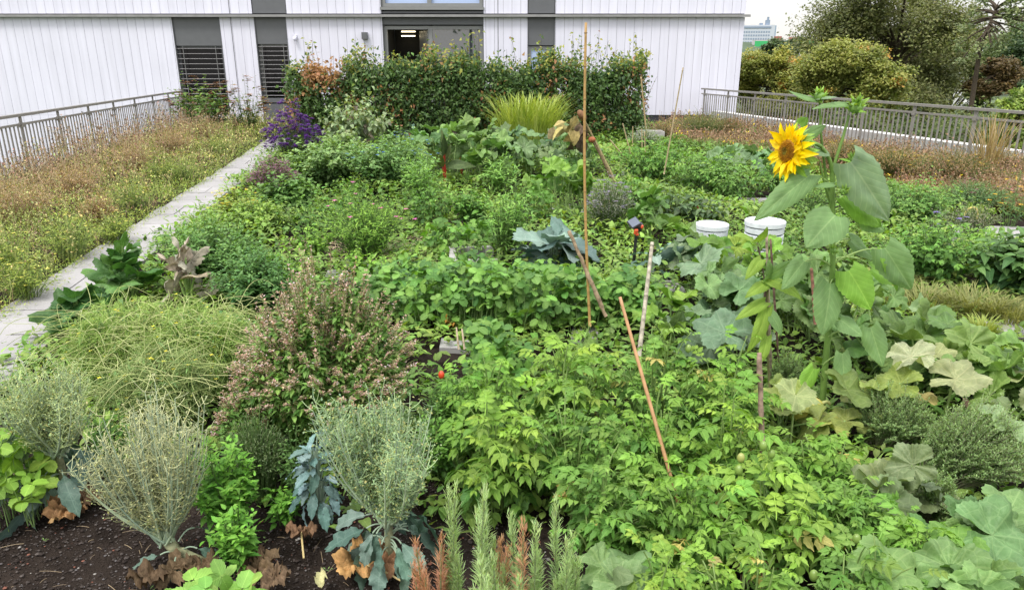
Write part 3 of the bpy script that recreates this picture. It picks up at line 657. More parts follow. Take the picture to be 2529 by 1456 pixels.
for px_0, px_1, py0, py1, Y, lab in ((1985, 2022, 152, 172, 140, 'small white house roof between the orange trees'), (2395, 2450, 135, 168, 160, 'white house gable showing between trees by the thin trunk')):
    p = at((px_0+px_1)/2, py1, Y); wd = (px_1-px_0)/FPX*Y
    t = thing('house', (p[0], Y, -8), lab, 'house'); m = MB(); H_ = p[2]+8+ (py1-py0)/FPX*Y*.6
    box(m, -wd/2, wd/2, 0, 6, 0, H_); m.build('wall', solid('house_white', (.7, .7, .7), .8), t, False)
    m = MB(); m.add([(-wd/2-.3, -.3, H_+.01), (wd/2+.3, -.3, H_+.01), (wd/2+.3, 6.3, H_+.01), (-wd/2-.3, 6.3, H_+.01), (-wd/2, 3, H_+2), (wd/2, 3, H_+2)], np.array([[0, 1, 5, 4], [2, 3, 4, 5]]), (.5,)*3); m.add([(0,0,0)], np.zeros((0, 4), int), (.5,)*3)
    m.build('roof', solid('house_roof', (.6, .6, .62), .7), t, False)

# ------------------------------------------------------------------ trees beyond the railing
def tree(px, pbot, ptop, hwpx, Y, c1, c2, label, clumps=200, seed=1, leafs=70, lsz=.28, thin=0, lean=0., trunk=True, cat='tree', accent=None):
    rng = np.random.default_rng(seed); top = at(px, ptop, Y)[2]; x = at(px, 300, Y)[0]; z0 = -8.0; bot = at(px, pbot, Y)[2]
    t = thing('tree', (x, Y, z0), label, cat, 'trees beyond the right railing')
    R = hwpx/FPX*Y; zc = (top+bot)/2 - z0; rz = (top-bot)/2
    # clump centres: lobes of the crown
    nl = 12; la = rng.uniform(0, 2*PI, nl); lz = rng.uniform(-.7, .85, nl); lr = rng.uniform(.5, .85, nl)*np.sqrt(1-lz**2)
    L0 = np.stack([lr*np.cos(la), lr*np.sin(la), lz*.68], 1)
    which = rng.integers(0, nl, clumps); v = norm(rng.normal(0, 1, (clumps, 3))); cc = L0[which] + v*rng.uniform(.1, .40, (clumps, 1))
    cc[:, 2] *= 1.25; cc = cc*np.array([R, R, rz]) + np.array([0, 0, zc]); cc[:, 0] += lean*(cc[:, 2]-zc)
    sz = rng.uniform(.05, .13, clumps)*R
    P = cc[:, None] + rng.normal(0, 1, (clumps, leafs, 3))*sz[:, None, None]*np.array([1, 1, .65])
    Yd = rng.normal(0, 1, P.shape)*[1, 1, .6]; Zd = rng.normal(0, .4, P.shape)+UP-[0, .35, 0]
    tt = np.clip(rng.uniform(0, 1, (clumps, 1, 1))*.75 + rng.uniform(0, .3, (clumps, leafs, 1)), 0, 1); C = cl(c1, c2, tt)
    if accent is not None: C = np.where(rng.uniform(0, 1, (clumps, 1, 1)) < accent[0], np.asarray(accent[1]), C)
    lm = MB(); scatter(lm, T_['quad'], P.reshape(-1, 3), Yd.reshape(-1, 3), Zd.reshape(-1, 3), lsz*rng.uniform(.7, 1.3, clumps*leafs), C.reshape(-1, 3), rng)
    lm.build('crown', M['far_leaf'], t, False)
    bm = MB(); tr = R*.05 if not thin else thin
    tp = np.array([[0, 0, 0], [.1*R*lean, 0, zc*.35], [lean*(-rz*.5)*.8, 0, zc-rz*.5], [lean*rz*.1, .02*R, zc+rz*.1], [lean*rz*.7, 0, zc+rz*.75]])
    tt = np.linspace(0, 4, 15); tp = np.stack([np.interp(tt, range(5), tp[:, i]) for i in range(3)], 1)
    tubes(bm, tp, tr*np.linspace(1.2, .15, 15), (.07, .055, .04), 8)
    sel = rng.choice(clumps, min(clumps, 45), replace=False)
    hs = np.clip((cc[sel, 2]-rz*.5)/max(tp[-1, 2], 1), .2, .95)*14; b0 = np.stack([np.interp(hs, range(15), tp[:, i]) for i in range(3)], 1)
    tubes(bm, bez(b0, cl(b0, cc[sel], .5)+UP*rz*.1, cc[sel], 7), tr*np.linspace(.4, .08, 7)[None], (.07, .055, .04), 5)
    bm.build('trunk', M['bark'], t)
    return t
def g3(r, g, b, k=.80): return tuple(np.array(lin((r, g, b)))*k)
tree(2190, 330, -60, 215, 55, g3(80, 88, 52), g3(132, 136, 84), 'large brownish green tree, widest and darkest beyond the railing', 520, 3, 210, .20)
tree(2080, 330, 122, 120, 34, g3(98, 112, 52), g3(158, 160, 82), 'rounded tree turning orange and yellow, in front of the large brownish one', 380, 4, 190, .13, accent=(.035, g3(195, 150, 75)))
tree(1885, 320, 128, 95, 38, g3(98, 110, 48), g3(168, 166, 80), 'olive yellow tree against the corner of the white building', 320, 5, 170, .12, accent=(.03, g3(190, 140, 70)))
tree(1985, 300, 140, 80, 42, g3(105, 105, 45), g3(180, 150, 70), 'small yellowish tree between the olive tree and the orange one', 160, 6, 80, .19)
tree(2395, 170, -20, 85, 40, g3(80, 98, 60), g3(140, 150, 105), 'thin leaning tree with sparse crown and bare trunk at right', 60, 7, 45, .16, thin=.16, lean=.25)
tree(2340, 340, 20, 85, 60, g3(52, 72, 40), g3(120, 135, 75), 'mid green tree behind the thin leaning trunk', 220, 8, 90, .26)
tree(2490, 330, 90, 125, 62, g3(38, 60, 38), g3(95, 120, 75), 'dark green tree at the right edge below the hill', 260, 9, 90, .26)
tree(2435, 250, 145, 52, 50, g3(74, 66, 42), g3(118, 98, 60), 'small brownish tree beside the dark green one', 150, 10, 90, .2)
tree(2515, 420, 225, 60, 22, g3(85, 110, 45), g3(165, 185, 90), 'fresh green bush just outside the right end of the railing', 130, 12, 80, .11)
tree(2200, 470, 272, 330, 30, g3(40, 58, 32), g3(110, 125, 62), 'dark undergrowth shrub seen through the railing bars, left of the fresh green bush', 300, 13, 90, .15)
tree(1930, 430, 245, 150, 34, g3(50, 64, 30), g3(130, 130, 60), 'dark olive shrub seen through the railing bars nearest the building', 180, 14, 90, .16)
tree(2500, 130, 20, 60, 75, g3(80, 90, 60), g3(150, 140, 105), 'pale feathery tree top in the upper right corner', 60, 15, 50, .3)
for k, (px, pt, hw, Y, lab) in enumerate([(1895, 100, 38, 210, 'dark green tree left of the netting at the foot of the high-rise'), (1935, 92, 34, 220, 'dark domed tree in front of the green netting'),
                                      (1972, 98, 30, 200, 'dark tree right of the green netting'), (2410, 92, 70, 230, 'hazy green tree on the hill above the dark right-hand trees'), (2510, 84, 70, 240, 'hazy green tree on the hill at the far right')]):
    tree(px, pt+70, pt, hw, Y, g3(52, 72, 48), g3(100, 118, 80), lab, 110, 30+k, 60, .8)
# trees behind the photographer, mirrored in the garden window
for k, (x, Y, lab) in enumerate([(-4, -28, 'broad green tree behind the garden, mirrored in the right window pane'), (-13, -34, 'second green tree behind the garden, outside the photo')]):
    t = tree(1264, 200, 60, 150, 45, g3(60, 80, 40), g3(130, 145, 70), lab, 120, 50+k, 60, .4); t.location = (x, Y, -8); t.scale = (1, 1, 1.5); t['group'] = 'trees behind the camera'

# ------------------------------------------------------------------ plants of the garden
def dim(bx, by, ty, hw):
    p = G(bx, by); d = ray(bx, by); t = (0-CZ)/d[2]; r = hw*t/FPX
    h = max(.08, at(bx, ty, p[1]+r*.2)[2]); return p, r, h
BOOST = dict(herb=1, basil=1, bean=1, tomfar=1, mint=1, weed=1, pump=1, zuc=1, pepper=1, fine=1, mallow=1)
GREEN = dict(dark=(.045, .115, .022), light=(.135, .275, .045))
LIME = dict(dark=(.08, .18, .025), light=(.22, .38, .055))
SAGE = dict(dark=(.10, .15, .08), light=(.26, .33, .17))
DEEP = dict(dark=(.022, .06, .020), light=(.075, .15, .045))
BLUE = dict(dark=(.05, .10, .075), light=(.15, .225, .18))
OLIVE = dict(dark=(.08, .10, .035), light=(.22, .23, .09))
def mk(kind, rng, r, h, far, **o):
    A = PI*r*r
    n = lambda d, lo, hi: int(np.clip(d*A, lo, hi))
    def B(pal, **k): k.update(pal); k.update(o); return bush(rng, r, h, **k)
    def Q(f, a, pal, **k): k.update(pal); k.update(o); return f(rng, *a, **k)
    if kind == 'mint': return B(LIME, shoots=n(170, 18, 120), nodes=9, T='serr', size=.055, opp=True, el=(.5, -.1))
    if kind == 'herb': return B(GREEN, shoots=n(110, 22, 150), nodes=10, T='ovate', size=.06, opp=True, el=(.4, -.4))
    if kind == 'tomato': return B(GREEN, shoots=n(48, 12, 60), nodes=6, T='tomato', size=.17, el=(.35, -.55), sr=.0045, young=.6, t0=.3, stemc=(.16, .24, .07))
    if kind == 'tomfar': return B(GREEN, shoots=n(34, 14, 60), nodes=6, T='tomfar', size=.19, el=(.3, -.5), sr=.005, young=.6, t0=.3)
    if kind == 'bean': return B(GREEN, shoots=n(45, 14, 80), nodes=7, T='bean', size=.14, el=(.3, -.5), t0=.25, sr=.003)
    if kind == 'pepper': return B(DEEP, shoots=n(60, 12, 60), nodes=8, T='ovate', size=.10, el=(.1, -.9), t0=.25, sr=.004)
    if kind == 'basil': return B(GREEN, shoots=n(120, 16, 110), nodes=7, T='heart', size=.075, opp=True, el=(.1, -.6))
    if kind == 'mallow': return B(SAGE, shoots=n(55, 20, 90), nodes=8, T='heart', size=.12, el=(-.3, -1.1), sr=.004)
    if kind == 'weed': return B(GREEN, shoots=n(120, 20, 150), nodes=12, T='lance', size=.07, el=(.5, -.2))
    if kind == 'fine': return B(GREEN, shoots=n(220, 30, 300), nodes=12, T='tiny', size=.035, el=(.8, .1))
    if kind == 'straw': return Q(patch, (r, r, h), GREEN, n=n(230, 20, 160), T='straw', size=.062, pr=.0018, off=.03, tilt=.4, vines=0, mat='leaf', petc=(.14, .22, .07))
    if kind == 'pump': return Q(patch, (r, r*.8, h), GREEN, n=n(34, 7, 60), T='pump', size=.27, pr=.006)
    if kind == 'zuc': return Q(rosette, (r, h), GREEN, n=n(30, 8, 22), T='zuc', size=.34, petc=(.22, .34, .10), pr=.009)
    if kind == 'kale': return Q(rosette, (r, h), BLUE, n=n(50, 10, 26), T='kale', size=.30, mat='waxy', petc=(.25, .33, .25), pr=.006)
    if kind == 'chard': return Q(rosette, (r, h), dict(dark=(.03, .05, .02), light=(.09, .13, .04)), n=10, T='chard', size=.30, mat='big', petc=(.4, .03, .02), pr=.007, el=(.9, 1.3), inner=.3)
    raise KeyError(kind)
SEED = [100]
def P(kind, bx, by, ty, hw, label, cat='plant', name=None, group=None, **o):
    SEED[0] += 1; rng = np.random.default_rng(SEED[0]); p, r, h = dim(bx, by, ty, hw)
    if kind in BOOST and by < 790: r *= 1.15; h *= 1.22
    return put(name or cat.replace(' ', '_'), mk(kind, rng, r, h, 0, **o), p, label, cat, group)

# ---- hedge and shrubs by the building
def hedge(px0, px1, pt, pb, Y, label, seed, accent, depth=.8, n=230, name='hornbeam_hedge'):
    rng = np.random.default_rng(seed); x0, x1 = at(px0, 250, Y)[0], at(px1, 250, Y)[0]; zt = at(1264, pt, Y)[2]
    t = thing(name, ((x0+x1)/2, Y, 0), label, 'hedge'); W = x1-x0
    sh = int(W*36); bx = rng.uniform(-W/2, W/2, sh); by = rng.uniform(-depth/2, depth/2, sh)*.4
    tz = zt*rng.uniform(.35, 1.02, sh) + .10*np.sin(bx*5+seed)
    long_ = rng.uniform(0, 1, sh) < .11; tz = np.where(long_, zt+rng.uniform(.0, .5, sh), tz)
    tip = np.stack([bx+rng.normal(0, .3, sh), by*2+rng.normal(0, .12, sh), tz], 1); b = np.stack([bx, by, 0*bx], 1)
    nn = 22; Pn = bez(b, cl(b, tip, .5)+rng.normal(0, .12, (sh, 3)), tip, nn)
    st = MB(); tubes(st, Pn, .008*np.linspace(1.3, .25, nn)[None], (.09, .065, .045), 4); st.build('stems', M['bark'], t)
    lm = MB(); nf = int(W*depth*zt*5200); fx_ = rng.uniform(-W/2, W/2, nf); prof = zt*(.92+.07*np.sin(fx_*3.1+seed)+.06*np.sin(fx_*8.3+seed*2)+.05*np.sin(fx_*19+seed*3))
    fz_ = prof*rng.uniform(0, 1, nf)**.85; F3 = np.stack([fx_, rng.normal(0, depth*.3, nf)*(1-.3*fz_/zt), fz_], 1)
    keep = (np.sin(F3[:, 0]*6+seed)*np.sin(F3[:, 2]*7+2*seed)*np.cos(F3[:, 0]*2.3) < .25) | (rng.uniform(0, 1, nf) < .25); F3 = F3[keep]
    F3 += (rng.normal(0, .09, F3.shape)); L3 = Pn[long_][:, 8:].reshape(-1, 3); L3 = np.repeat(L3, 2, 0)+rng.normal(0, .03, (len(L3)*2, 3)); Q = np.concatenate([F3, L3])
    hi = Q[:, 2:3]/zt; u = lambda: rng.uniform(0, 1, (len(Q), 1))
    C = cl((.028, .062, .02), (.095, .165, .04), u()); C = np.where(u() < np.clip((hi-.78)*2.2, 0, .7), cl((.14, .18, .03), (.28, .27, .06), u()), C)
    ax = .5+.5*np.sin(Q[:, :1]*3.1+seed)*np.cos(Q[:, 2:3]*2.7+seed); C = np.where(u() < accent*np.clip(ax*2.2-.9, 0, 1), cl((.20, .095, .04), (.34, .19, .08), u()), C)
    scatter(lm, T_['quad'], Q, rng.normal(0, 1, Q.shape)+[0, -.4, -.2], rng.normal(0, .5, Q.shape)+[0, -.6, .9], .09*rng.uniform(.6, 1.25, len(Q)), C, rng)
    lm.build('foliage', M['far_leaf'], t, False); return t
hedge(890, 1260, 132, 305, 17.2, 'dark green beech hedge in front of the big garden window, densest stretch', 1, .13)
hedge(1240, 1585, 140, 290, 17.5, 'beech hedge with browning top leaves left of the bare white wall end', 3, .16)
hedge(722, 905, 150, 300, 17.4, 'beech shrub with copper brown dry leaves at the left end of the hedge', 5, .95, name='beech_shrub')
hedge(448, 560, 215, 300, 19.0, 'hydrangea shrub with green leaves below the first blind window', 8, .12, name='hydrangea').update({}) if False else None
P('mallow', 510, 325, 205, 85, 'green hydrangea shrub with brown flower heads under the left blind window', 'shrub', 'hydrangea', dark=(.06, .12, .03), light=(.16, .27, .06), el=(.3, -.4), shoots=75, tipn=26, tips=6, tipsize=.10, tipc=(.24, .13, .07), tipmat='dry', hvar=.5)
P('mallow', 615, 325, 205, 52, 'thin hydrangea with tan dried flower heads between the two blind windows', 'shrub', 'hydrangea', dark=(.09, .13, .04), light=(.22, .25, .09), shoots=40, nodes=6, size=.10, el=(.3, -.4), tipn=14, tips=6, tipsize=.10, tipc=(.32, .17, .08), tipmat='dry', hvar=.5)
# ---- back row
P('fine', 732, 400, 290, 70, 'dome of purple asters in full flower beside the far end of the path', 'aster', tipn=260, tips=10, tipsize=.036, tipc=(.20, .06, .46), shoots=260, dark=(.05, .06, .05), light=(.10, .12, .09), flat=.55, hvar=.45)
P('mallow', 895, 400, 248, 95, 'tall pale drooping leafy bush right of the purple asters', 'bush', 'leafy_bush', shoots=85, nodes=10, size=.13, dead=.12, deadc=(.15, .13, .10))
P('weed', 1195, 345, 196, 55, 'pale narrow-leaved bushy plant against the hedge, left of the tall grass', 'plant', 'willow_leaved_plant', size=.10, dark=(.12, .19, .05), light=(.26, .34, .10), hvar=.5)
def grass_clump(bx, by, ty, hw, label, n=160, c1=(.16, .26, .04), c2=(.34, .42, .09), name='grass_clump', spread=.35, width=1.0, cat='grass'):
    SEED[0] += 1; rng = np.random.default_rng(SEED[0]); p, r, h = dim(bx, by, ty, hw); t = thing(name, p, label, cat)
    az = rng.uniform(0, 2*PI, n); b = np.stack([np.cos(az), np.sin(az), 0*az], 1)*(r*spread*np.sqrt(rng.uniform(0, 1, n)))[:, None]
    hh = h*rng.uniform(.55, 1.05, n); out = r*rng.uniform(.2, 1.1, n)
    az2 = az+rng.normal(0, .6, n); d = np.stack([np.cos(az2), np.sin(az2), 0*az], 1)
    tip = b + d*out[:, None] + UP*(hh*.85)[:, None]; mid = b + d*(out*.12)[:, None] + UP*(hh*.75)[:, None]
    Pn = bez(b, mid, tip, 8); side = norm(np.cross(d, UP)); wd = (.007*width*h**.3)*np.sin(PI*np.linspace(.25, 1, 8))[None, :, None]
    V = np.stack([Pn - side[:, None]*wd, Pn + side[:, None]*wd], 2).reshape(-1, 3)
    i = np.arange(7)*2; F = np.stack([i, i+1, i+3, i+2], 1); F = (F[None] + (np.arange(n)*16)[:, None, None]).reshape(-1, 4)
    C = np.repeat(cl(c1, c2, rng.uniform(0, 1, (n, 1))), 16, 0); m = MB(); m.add(V, F, C); m.build('blades', M['petal'], t, False); return t
grass_clump(1305, 362, 205, 88, 'tall yellow-green ornamental grass in front of the hedge', 620, (.27, .38, .06), (.50, .58, .16), width=1.7, spread=.75)
P('fine', 1455, 335, 235, 60, 'feathery olive green shrub right of the tall yellow-green grass', 'shrub', 'feathery_shrub', **OLIVE, shoots=170, nodes=14, size=.05, hvar=.5)
P('fine', 1120, 345, 288, 55, 'low pale flowering herb in front of the dark hedge', 'herb', 'flowering_herb', **SAGE, shoots=140)
P('kale', 1020, 350, 300, 38, 'small blue-green cabbage in front of the dark hedge foot', 'cabbage', n=10, size=.3)
P('herb', 1560, 340, 275, 42, 'dark green rounded shrub at the right foot of the hedge', 'shrub', 'round_shrub', size=.08, **DEEP)
P('fine', 1735, 342, 283, 80, 'wide low brownish green mound near the right corner of the white building', 'shrub', 'low_mound', dark=(.07, .10, .03), light=(.20, .17, .07), shoots=260, size=.05)
P('fine', 1640, 350, 300, 40, 'small reddish tan shrub below the dark plinth', 'shrub', 'tan_shrub', dark=(.16, .10, .05), light=(.30, .22, .11), shoots=110, size=.045)
P('fine', 1805, 345, 290, 40, 'rust coloured dry weeds at the near end of the right railing by the building', 'weeds', 'dry_weeds', dark=(.16, .08, .05), light=(.28, .15, .09), shoots=140, size=.045)
P('fine', 1590, 375, 318, 40, 'silvery sage plant left of the rough stone block', 'herb', 'sage', dark=(.14, .17, .13), light=(.32, .36, .28), shoots=120, size=.05)
# ---- clumps standing in the left meadow
TAN = dict(dark=(.16, .11, .06), light=(.40, .29, .16)); YGR = dict(dark=(.09, .15, .025), light=(.28, .34, .06))
MG = 'weed clumps in the left meadow'
for bx, by, ty, hw, c, lab in [(60, 560, 430, 95, 0, 'largest tan feathery weed clump at the left edge below the railing'), (190, 500, 400, 70, 0, 'tan weed clump in front of the second railing post from the left'), (330, 430, 345, 60, 0, 'brownish weed clump halfway along the left railing'),
        (430, 385, 310, 50, 0, 'brown weed clump near the far end of the left railing'), (500, 350, 285, 55, 0, 'brown weeds in front of the green hydrangea'), (250, 560, 480, 45, 0, 'rusty weed clump in the middle of the left meadow'),
        (180, 640, 520, 70, 1, 'bushy yellow-green weeds in the middle of the left meadow'), (70, 740, 620, 75, 1, 'yellow-green weeds close to the near stretch of the path'), (330, 520, 440, 60, 1, 'green weed clump by the bend of the meadow edge'), (290, 600, 530, 50, 1, 'low yellow-green weeds at the path edge'),
        (450, 450, 385, 50, 1, 'green weed clump beside the far stretch of the path'), (20, 690, 560, 60, 1, 'yellow-green weeds cut by the left edge'), (540, 385, 330, 45, 1, 'dark green grassy weeds near the end of the path'), (395, 450, 380, 45, 1, 'green weeds between the brown clumps and the path')]:
    P('fine' if c == 0 else 'weed', bx, by, ty, hw, lab, 'weeds', 'weed_clump', MG, **(TAN if c == 0 else YGR), shoots=150 if c == 0 else 90, size=.035 if c == 0 else .045, hvar=.6, nodes=12, sr=.0018, stemc=(.30, .22, .12) if c == 0 else (.14, .2, .06), tipn=0 if c == 0 else 10, tips=1, tipsize=.02, tipc=(.8, .72, .15))
# ---- middle field
P('zuc', 930, 380, 318, 40, 'jagged dark leafed plant behind the pale drooping bush', 'plant', 'leafy_plant', size=.3)
P('pump', 1150, 440, 320, 150, 'back pumpkin patch with broad leaves in the middle of the garden', 'pumpkin plant', 'pumpkin_plant', n=85, size=.34, dark=(.08, .17, .05), light=(.21, .35, .10))
P('pump', 1330, 440, 325, 110, 'pumpkin plant with broad dull leaves around the tall bamboo cane', 'pumpkin plant', 'pumpkin_plant', n=60, size=.33, dark=(.07, .14, .06), light=(.19, .29, .12))
P('pump', 1380, 535, 405, 75, 'bright pumpkin leaves in front of the dark gap left of the tall cane', 'pumpkin plant', 'pumpkin_plant', n=26, size=.30, dark=(.09, .19, .035), light=(.20, .36, .06))
P('pepper', 1405, 480, 350, 50, 'aubergine bush with drooping oval leaves by the tall bamboo cane', 'aubergine plant', 'aubergine_plant', size=.15, dark=(.05, .11, .03), light=(.14, .24, .06))
P('chard', 1098, 465, 340, 34, 'red-stemmed chard with dark upright leaves in the middle of the garden', 'chard', n=9, size=.42)
P('chard', 1140, 445, 330, 24, 'crinkled purple-black chard with a red stem right of the larger chard', 'chard', n=6, size=.34, dark=(.05, .03, .03), light=(.10, .07, .06))
P('herb', 815, 475, 350, 100, 'tall pale green leafy bush mass right of the purple basil', 'bush', 'leafy_bush', size=.085, T='heart', dark=(.08, .15, .05), light=(.22, .34, .12), shoots=130)
P('herb', 965, 480, 345, 105, 'green leafy bush with small blue flowers left of the red chard', 'borage', 'borage', size=.085, dark=(.06, .13, .04), light=(.18, .31, .10), shoots=140, tipn=20, tips=2, tipsize=.03, tipc=(.10, .22, .75))
P('weed', 1045, 520, 385, 60, 'bright green narrow-leaved fleabane clump below the red chard', 'weed', 'fleabane', dark=(.09, .19, .04), light=(.22, .40, .09), size=.10, hvar=.4, shoots=70)
P('weed', 1245, 640, 470, 60, 'bright feathery narrow-leaved weed beside the middle strawberries', 'weed', 'fleabane', dark=(.09, .19, .04), light=(.22, .40, .09), size=.09, hvar=.4, shoots=60)
P('weed', 1235, 480, 385, 45, 'pale green spiky-leaved weed standing among the pumpkin leaves', 'weed', 'fleabane', dark=(.09, .19, .04), light=(.22, .40, .09), size=.11, hvar=.4, shoots=45)
P('fine', 683, 500, 400, 56, 'dark purple basil in flower at the edge of the path', 'purple basil', 'purple_basil', dark=(.055, .03, .045), light=(.20, .10, .15), size=.045, shoots=200, tipn=80, tips=3, tipsize=.03, tipc=(.30, .14, .24))
P('basil', 720, 540, 440, 75, 'dark leafy bean bush in front of the purple basil', 'bean bush', 'bean_bush', size=.10, dark=(.04, .10, .025), light=(.13, .24, .055))
P('basil', 590, 560, 465, 55, 'yellow-green loose bush with yellow flowers leaning over the path', 'bush', 'yellow_flowered_bush', size=.06, dark=(.13, .18, .03), light=(.26, .33, .07), tipn=22, tips=2, tipsize=.025, tipc=(.75, .60, .05), tipmat='petal')
P('bean', 850, 560, 455, 90, 'mid green bean bush between the borage and the pink-flowered herb', 'bean bush', 'bean_bush', size=.13)
P('weed', 905, 640, 495, 115, 'bright green fine-leaved mound with a few pink flowers', 'cosmos', 'pink_cosmos', size=.06, shoots=230, **LIME, tipn=12, tips=1, tipsize=.03, tipc=(.7, .15, .45))
P('bean', 1060, 560, 455, 85, 'potato-like bush left of the bright feathery weed', 'potato plant', 'potato_plant', size=.12)
P('tomfar', 960, 470, 400, 60, 'dull green foliage between the borage and the chard', 'tomato plant', 'tomato_plant')
P('straw', 1110, 630, 540, 75, 'strawberry plants with a few red berries behind the concrete corner', 'strawberry plants', 'strawberry_plant', size=.07, tilt=.5)
P('straw', 1180, 610, 525, 60, 'strawberry plants directly left of the blue-green cabbage', 'strawberry plants', 'strawberry_plant', size=.07, tilt=.5)
P('basil', 1165, 560, 465, 55, 'leafy green bush behind the middle strawberry plants', 'bush', 'leafy_bush', size=.07)
P('bean', 1310, 560, 470, 60, 'mixed green foliage left of the grey lavender', 'bush', 'leafy_bush')
P('mint', 545, 720, 555, 115, 'large mint bush overhanging the path', 'mint', 'mint_plant', shoots=170, dark=(.045, .12, .03), light=(.16, .29, .08), nodes=10)
P('mint', 470, 640, 565, 62, 'loose mint shoots reaching over the pavers', 'mint', 'mint_plant', shoots=32, dark=(.06, .14, .04), light=(.20, .33, .10), nodes=8)
P('basil', 640, 590, 500, 90, 'yellowish green herb bush at the path edge behind the mint', 'bush', 'leafy_bush', size=.06, dark=(.09, .16, .03), light=(.22, .34, .07), shoots=130)
P('mint', 640, 780, 630, 100, 'dark leafed mint behind the pink-flowered thyme', 'mint', 'mint_plant', shoots=140, dark=(.035, .10, .03), light=(.12, .24, .07))
P('pepper', 690, 750, 615, 55, 'bright green chilli bush with long hanging leaves', 'chilli plant', 'chilli_plant', size=.13, dark=(.08, .18, .03), light=(.20, .36, .06), T='lance')
P('basil', 770, 640, 560, 60, 'low bright green foliage left of the open dry soil', 'bush', 'leafy_bush', size=.05, **LIME)
# right of the tall cane
P('tomfar', 1610, 450, 350, 95, 'far tomato bush around the leaning thin cane', 'tomato plant', 'tomato_plant')
P('tomfar', 1745, 480, 385, 95, 'wide tomato bush right of the leaning thin cane', 'tomato plant', 'tomato_plant', light=(.17, .31, .06))
P('tomfar', 1830, 500, 420, 70, 'tomato bush behind the sunflower head and above the paving strip', 'tomato plant', 'tomato_plant', light=(.15, .27, .06))
P('pump', 1850, 440, 372, 110, 'far squash plant with grey-green leaves left of the sunflower head', 'squash plant', 'squash_plant', n=40, size=.36, dark=(.08, .16, .07), light=(.20, .32, .15))
t1 = P('pepper', 1655, 560, 470, 75, 'dark pepper bush with red peppers left of the white bins', 'pepper plant', 'pepper_plant', size=.12, **{'dark': (.03, .06, .025), 'light': (.13, .20, .09)})
t2 = P('pepper', 1735, 560, 475, 55, 'dark pepper bush directly behind the left white bin', 'pepper plant', 'pepper_plant', size=.12, **{'dark': (.03, .06, .025), 'light': (.13, .20, .09)})
P('zuc', 1600, 600, 470, 75, 'courgette plant with jagged bright leaves right of the lavender', 'courgette plant', 'courgette_plant', n=14, size=.30, dark=(.08, .17, .04), light=(.20, .36, .09))
P('fine', 1500, 590, 455, 62, 'grey lavender bush left of the solar light', 'lavender', dark=(.12, .13, .11), light=(.28, .29, .25), shoots=210, size=.035, tipn=60, tips=2, tipsize=.025, tipc=(.25, .22, .34))
P('bean', 1560, 530, 430, 40, 'small mixed foliage right of the dead sunflower stalk', 'bush', 'leafy_bush')
P('zuc', 1680, 620, 560, 50, 'small squash with pale green leaves left of the first white bin', 'squash plant', 'squash_plant', n=9, size=.22, **LIME)
P('weed', 1990, 530, 450, 70, 'fine feathery green herb behind the sunflower stem', 'herb', 'feathery_herb', size=.05, **GREEN)
P('bean', 2240, 560, 450, 110, 'leafy bush right of the upper sunflower leaves', 'bean bush', 'bean_bush', size=.12, light=(.17, .31, .07), shoots=110)
P('bean', 2150, 500, 440, 80, 'low green bush behind the sunflower leaves', 'bean bush', 'bean_bush', size=.10, shoots=70)
P('bean', 2290, 690, 570, 130, 'dense potato bush right of the drooping sunflower leaf', 'potato plant', 'potato_plant', size=.12, shoots=110)
P('pepper', 2490, 730, 585, 85, 'dark glossy-leaved bush at the right edge of the garden', 'aubergine plant', 'aubergine_plant', size=.15, dark=(.03, .075, .025), light=(.10, .19, .05), shoots=75)
P('bean', 2440, 640, 575, 70, 'green bush behind the dark glossy one at the right edge', 'bean bush', 'bean_bush', size=.11, shoots=60, **LIME)
P('fine', 2395, 590, 505, 55, 'grey seed-headed catmint leaning over the right paving', 'catmint', dark=(.16, .16, .12), light=(.30, .29, .22), shoots=120, size=.022, nodes=14)
P('fine', 2330, 590, 525, 45, 'sparse lavender with a violet flower right of the bean bush', 'lavender', dark=(.10, .13, .08), light=(.24, .27, .18), shoots=70, size=.03, tipn=6, tips=2, tipsize=.03, tipc=(.30, .22, .65))
P('weed', 2490, 560, 455, 45, 'marigold plant with orange-yellow flowers at the right edge', 'marigold', size=.06, dark=(.04, .10, .03), light=(.12, .22, .06), tipn=16, tips=1, tipsize=.032, tipc=(.85, .50, .02))
P('weed', 2400, 520, 450, 90, 'ferny dark green herb bank below the rust brown weeds', 'yarrow', 'yarrow', size=.05, shoots=220, dark=(.05, .11, .04), light=(.14, .25, .09), tipn=8, tips=4, tipsize=.03, tipc=(.30, .08, .14))
for k, (bx, by, ty, hw, lab) in enumerate([(2200, 450, 372, 70, 'rust brown dry weeds right of the sunflower bud'), (2350, 460, 375, 90, 'widest rust brown weed clump along the right railing'), (2480, 440, 380, 70, 'rust brown weeds at the right edge under the railing'), (2080, 430, 350, 70, 'brownish weeds with tiny yellow flowers between the sunflower stems')]):
    P('fine', bx, by, ty, hw, lab, 'weeds', 'dry_weeds', 'dry weeds along the right railing', dark=(.13, .09, .045), light=(.30, .21, .10), shoots=300, size=.045, nodes=10, tipn=14, tips=1, tipsize=.03, tipc=(.75, .5, .04))
grass_clump(2430, 455, 245, 75, 'tall straw-coloured dry grass against the right railing', 90, (.30, .22, .11), (.45, .36, .20), 'dry_grass', .3)
grass_clump(2420, 850, 770, 55, 'small bright yellow-green grass tuft beside the right paving', 260, (.22, .30, .05), (.38, .44, .10), 'grass_tuft', .4)
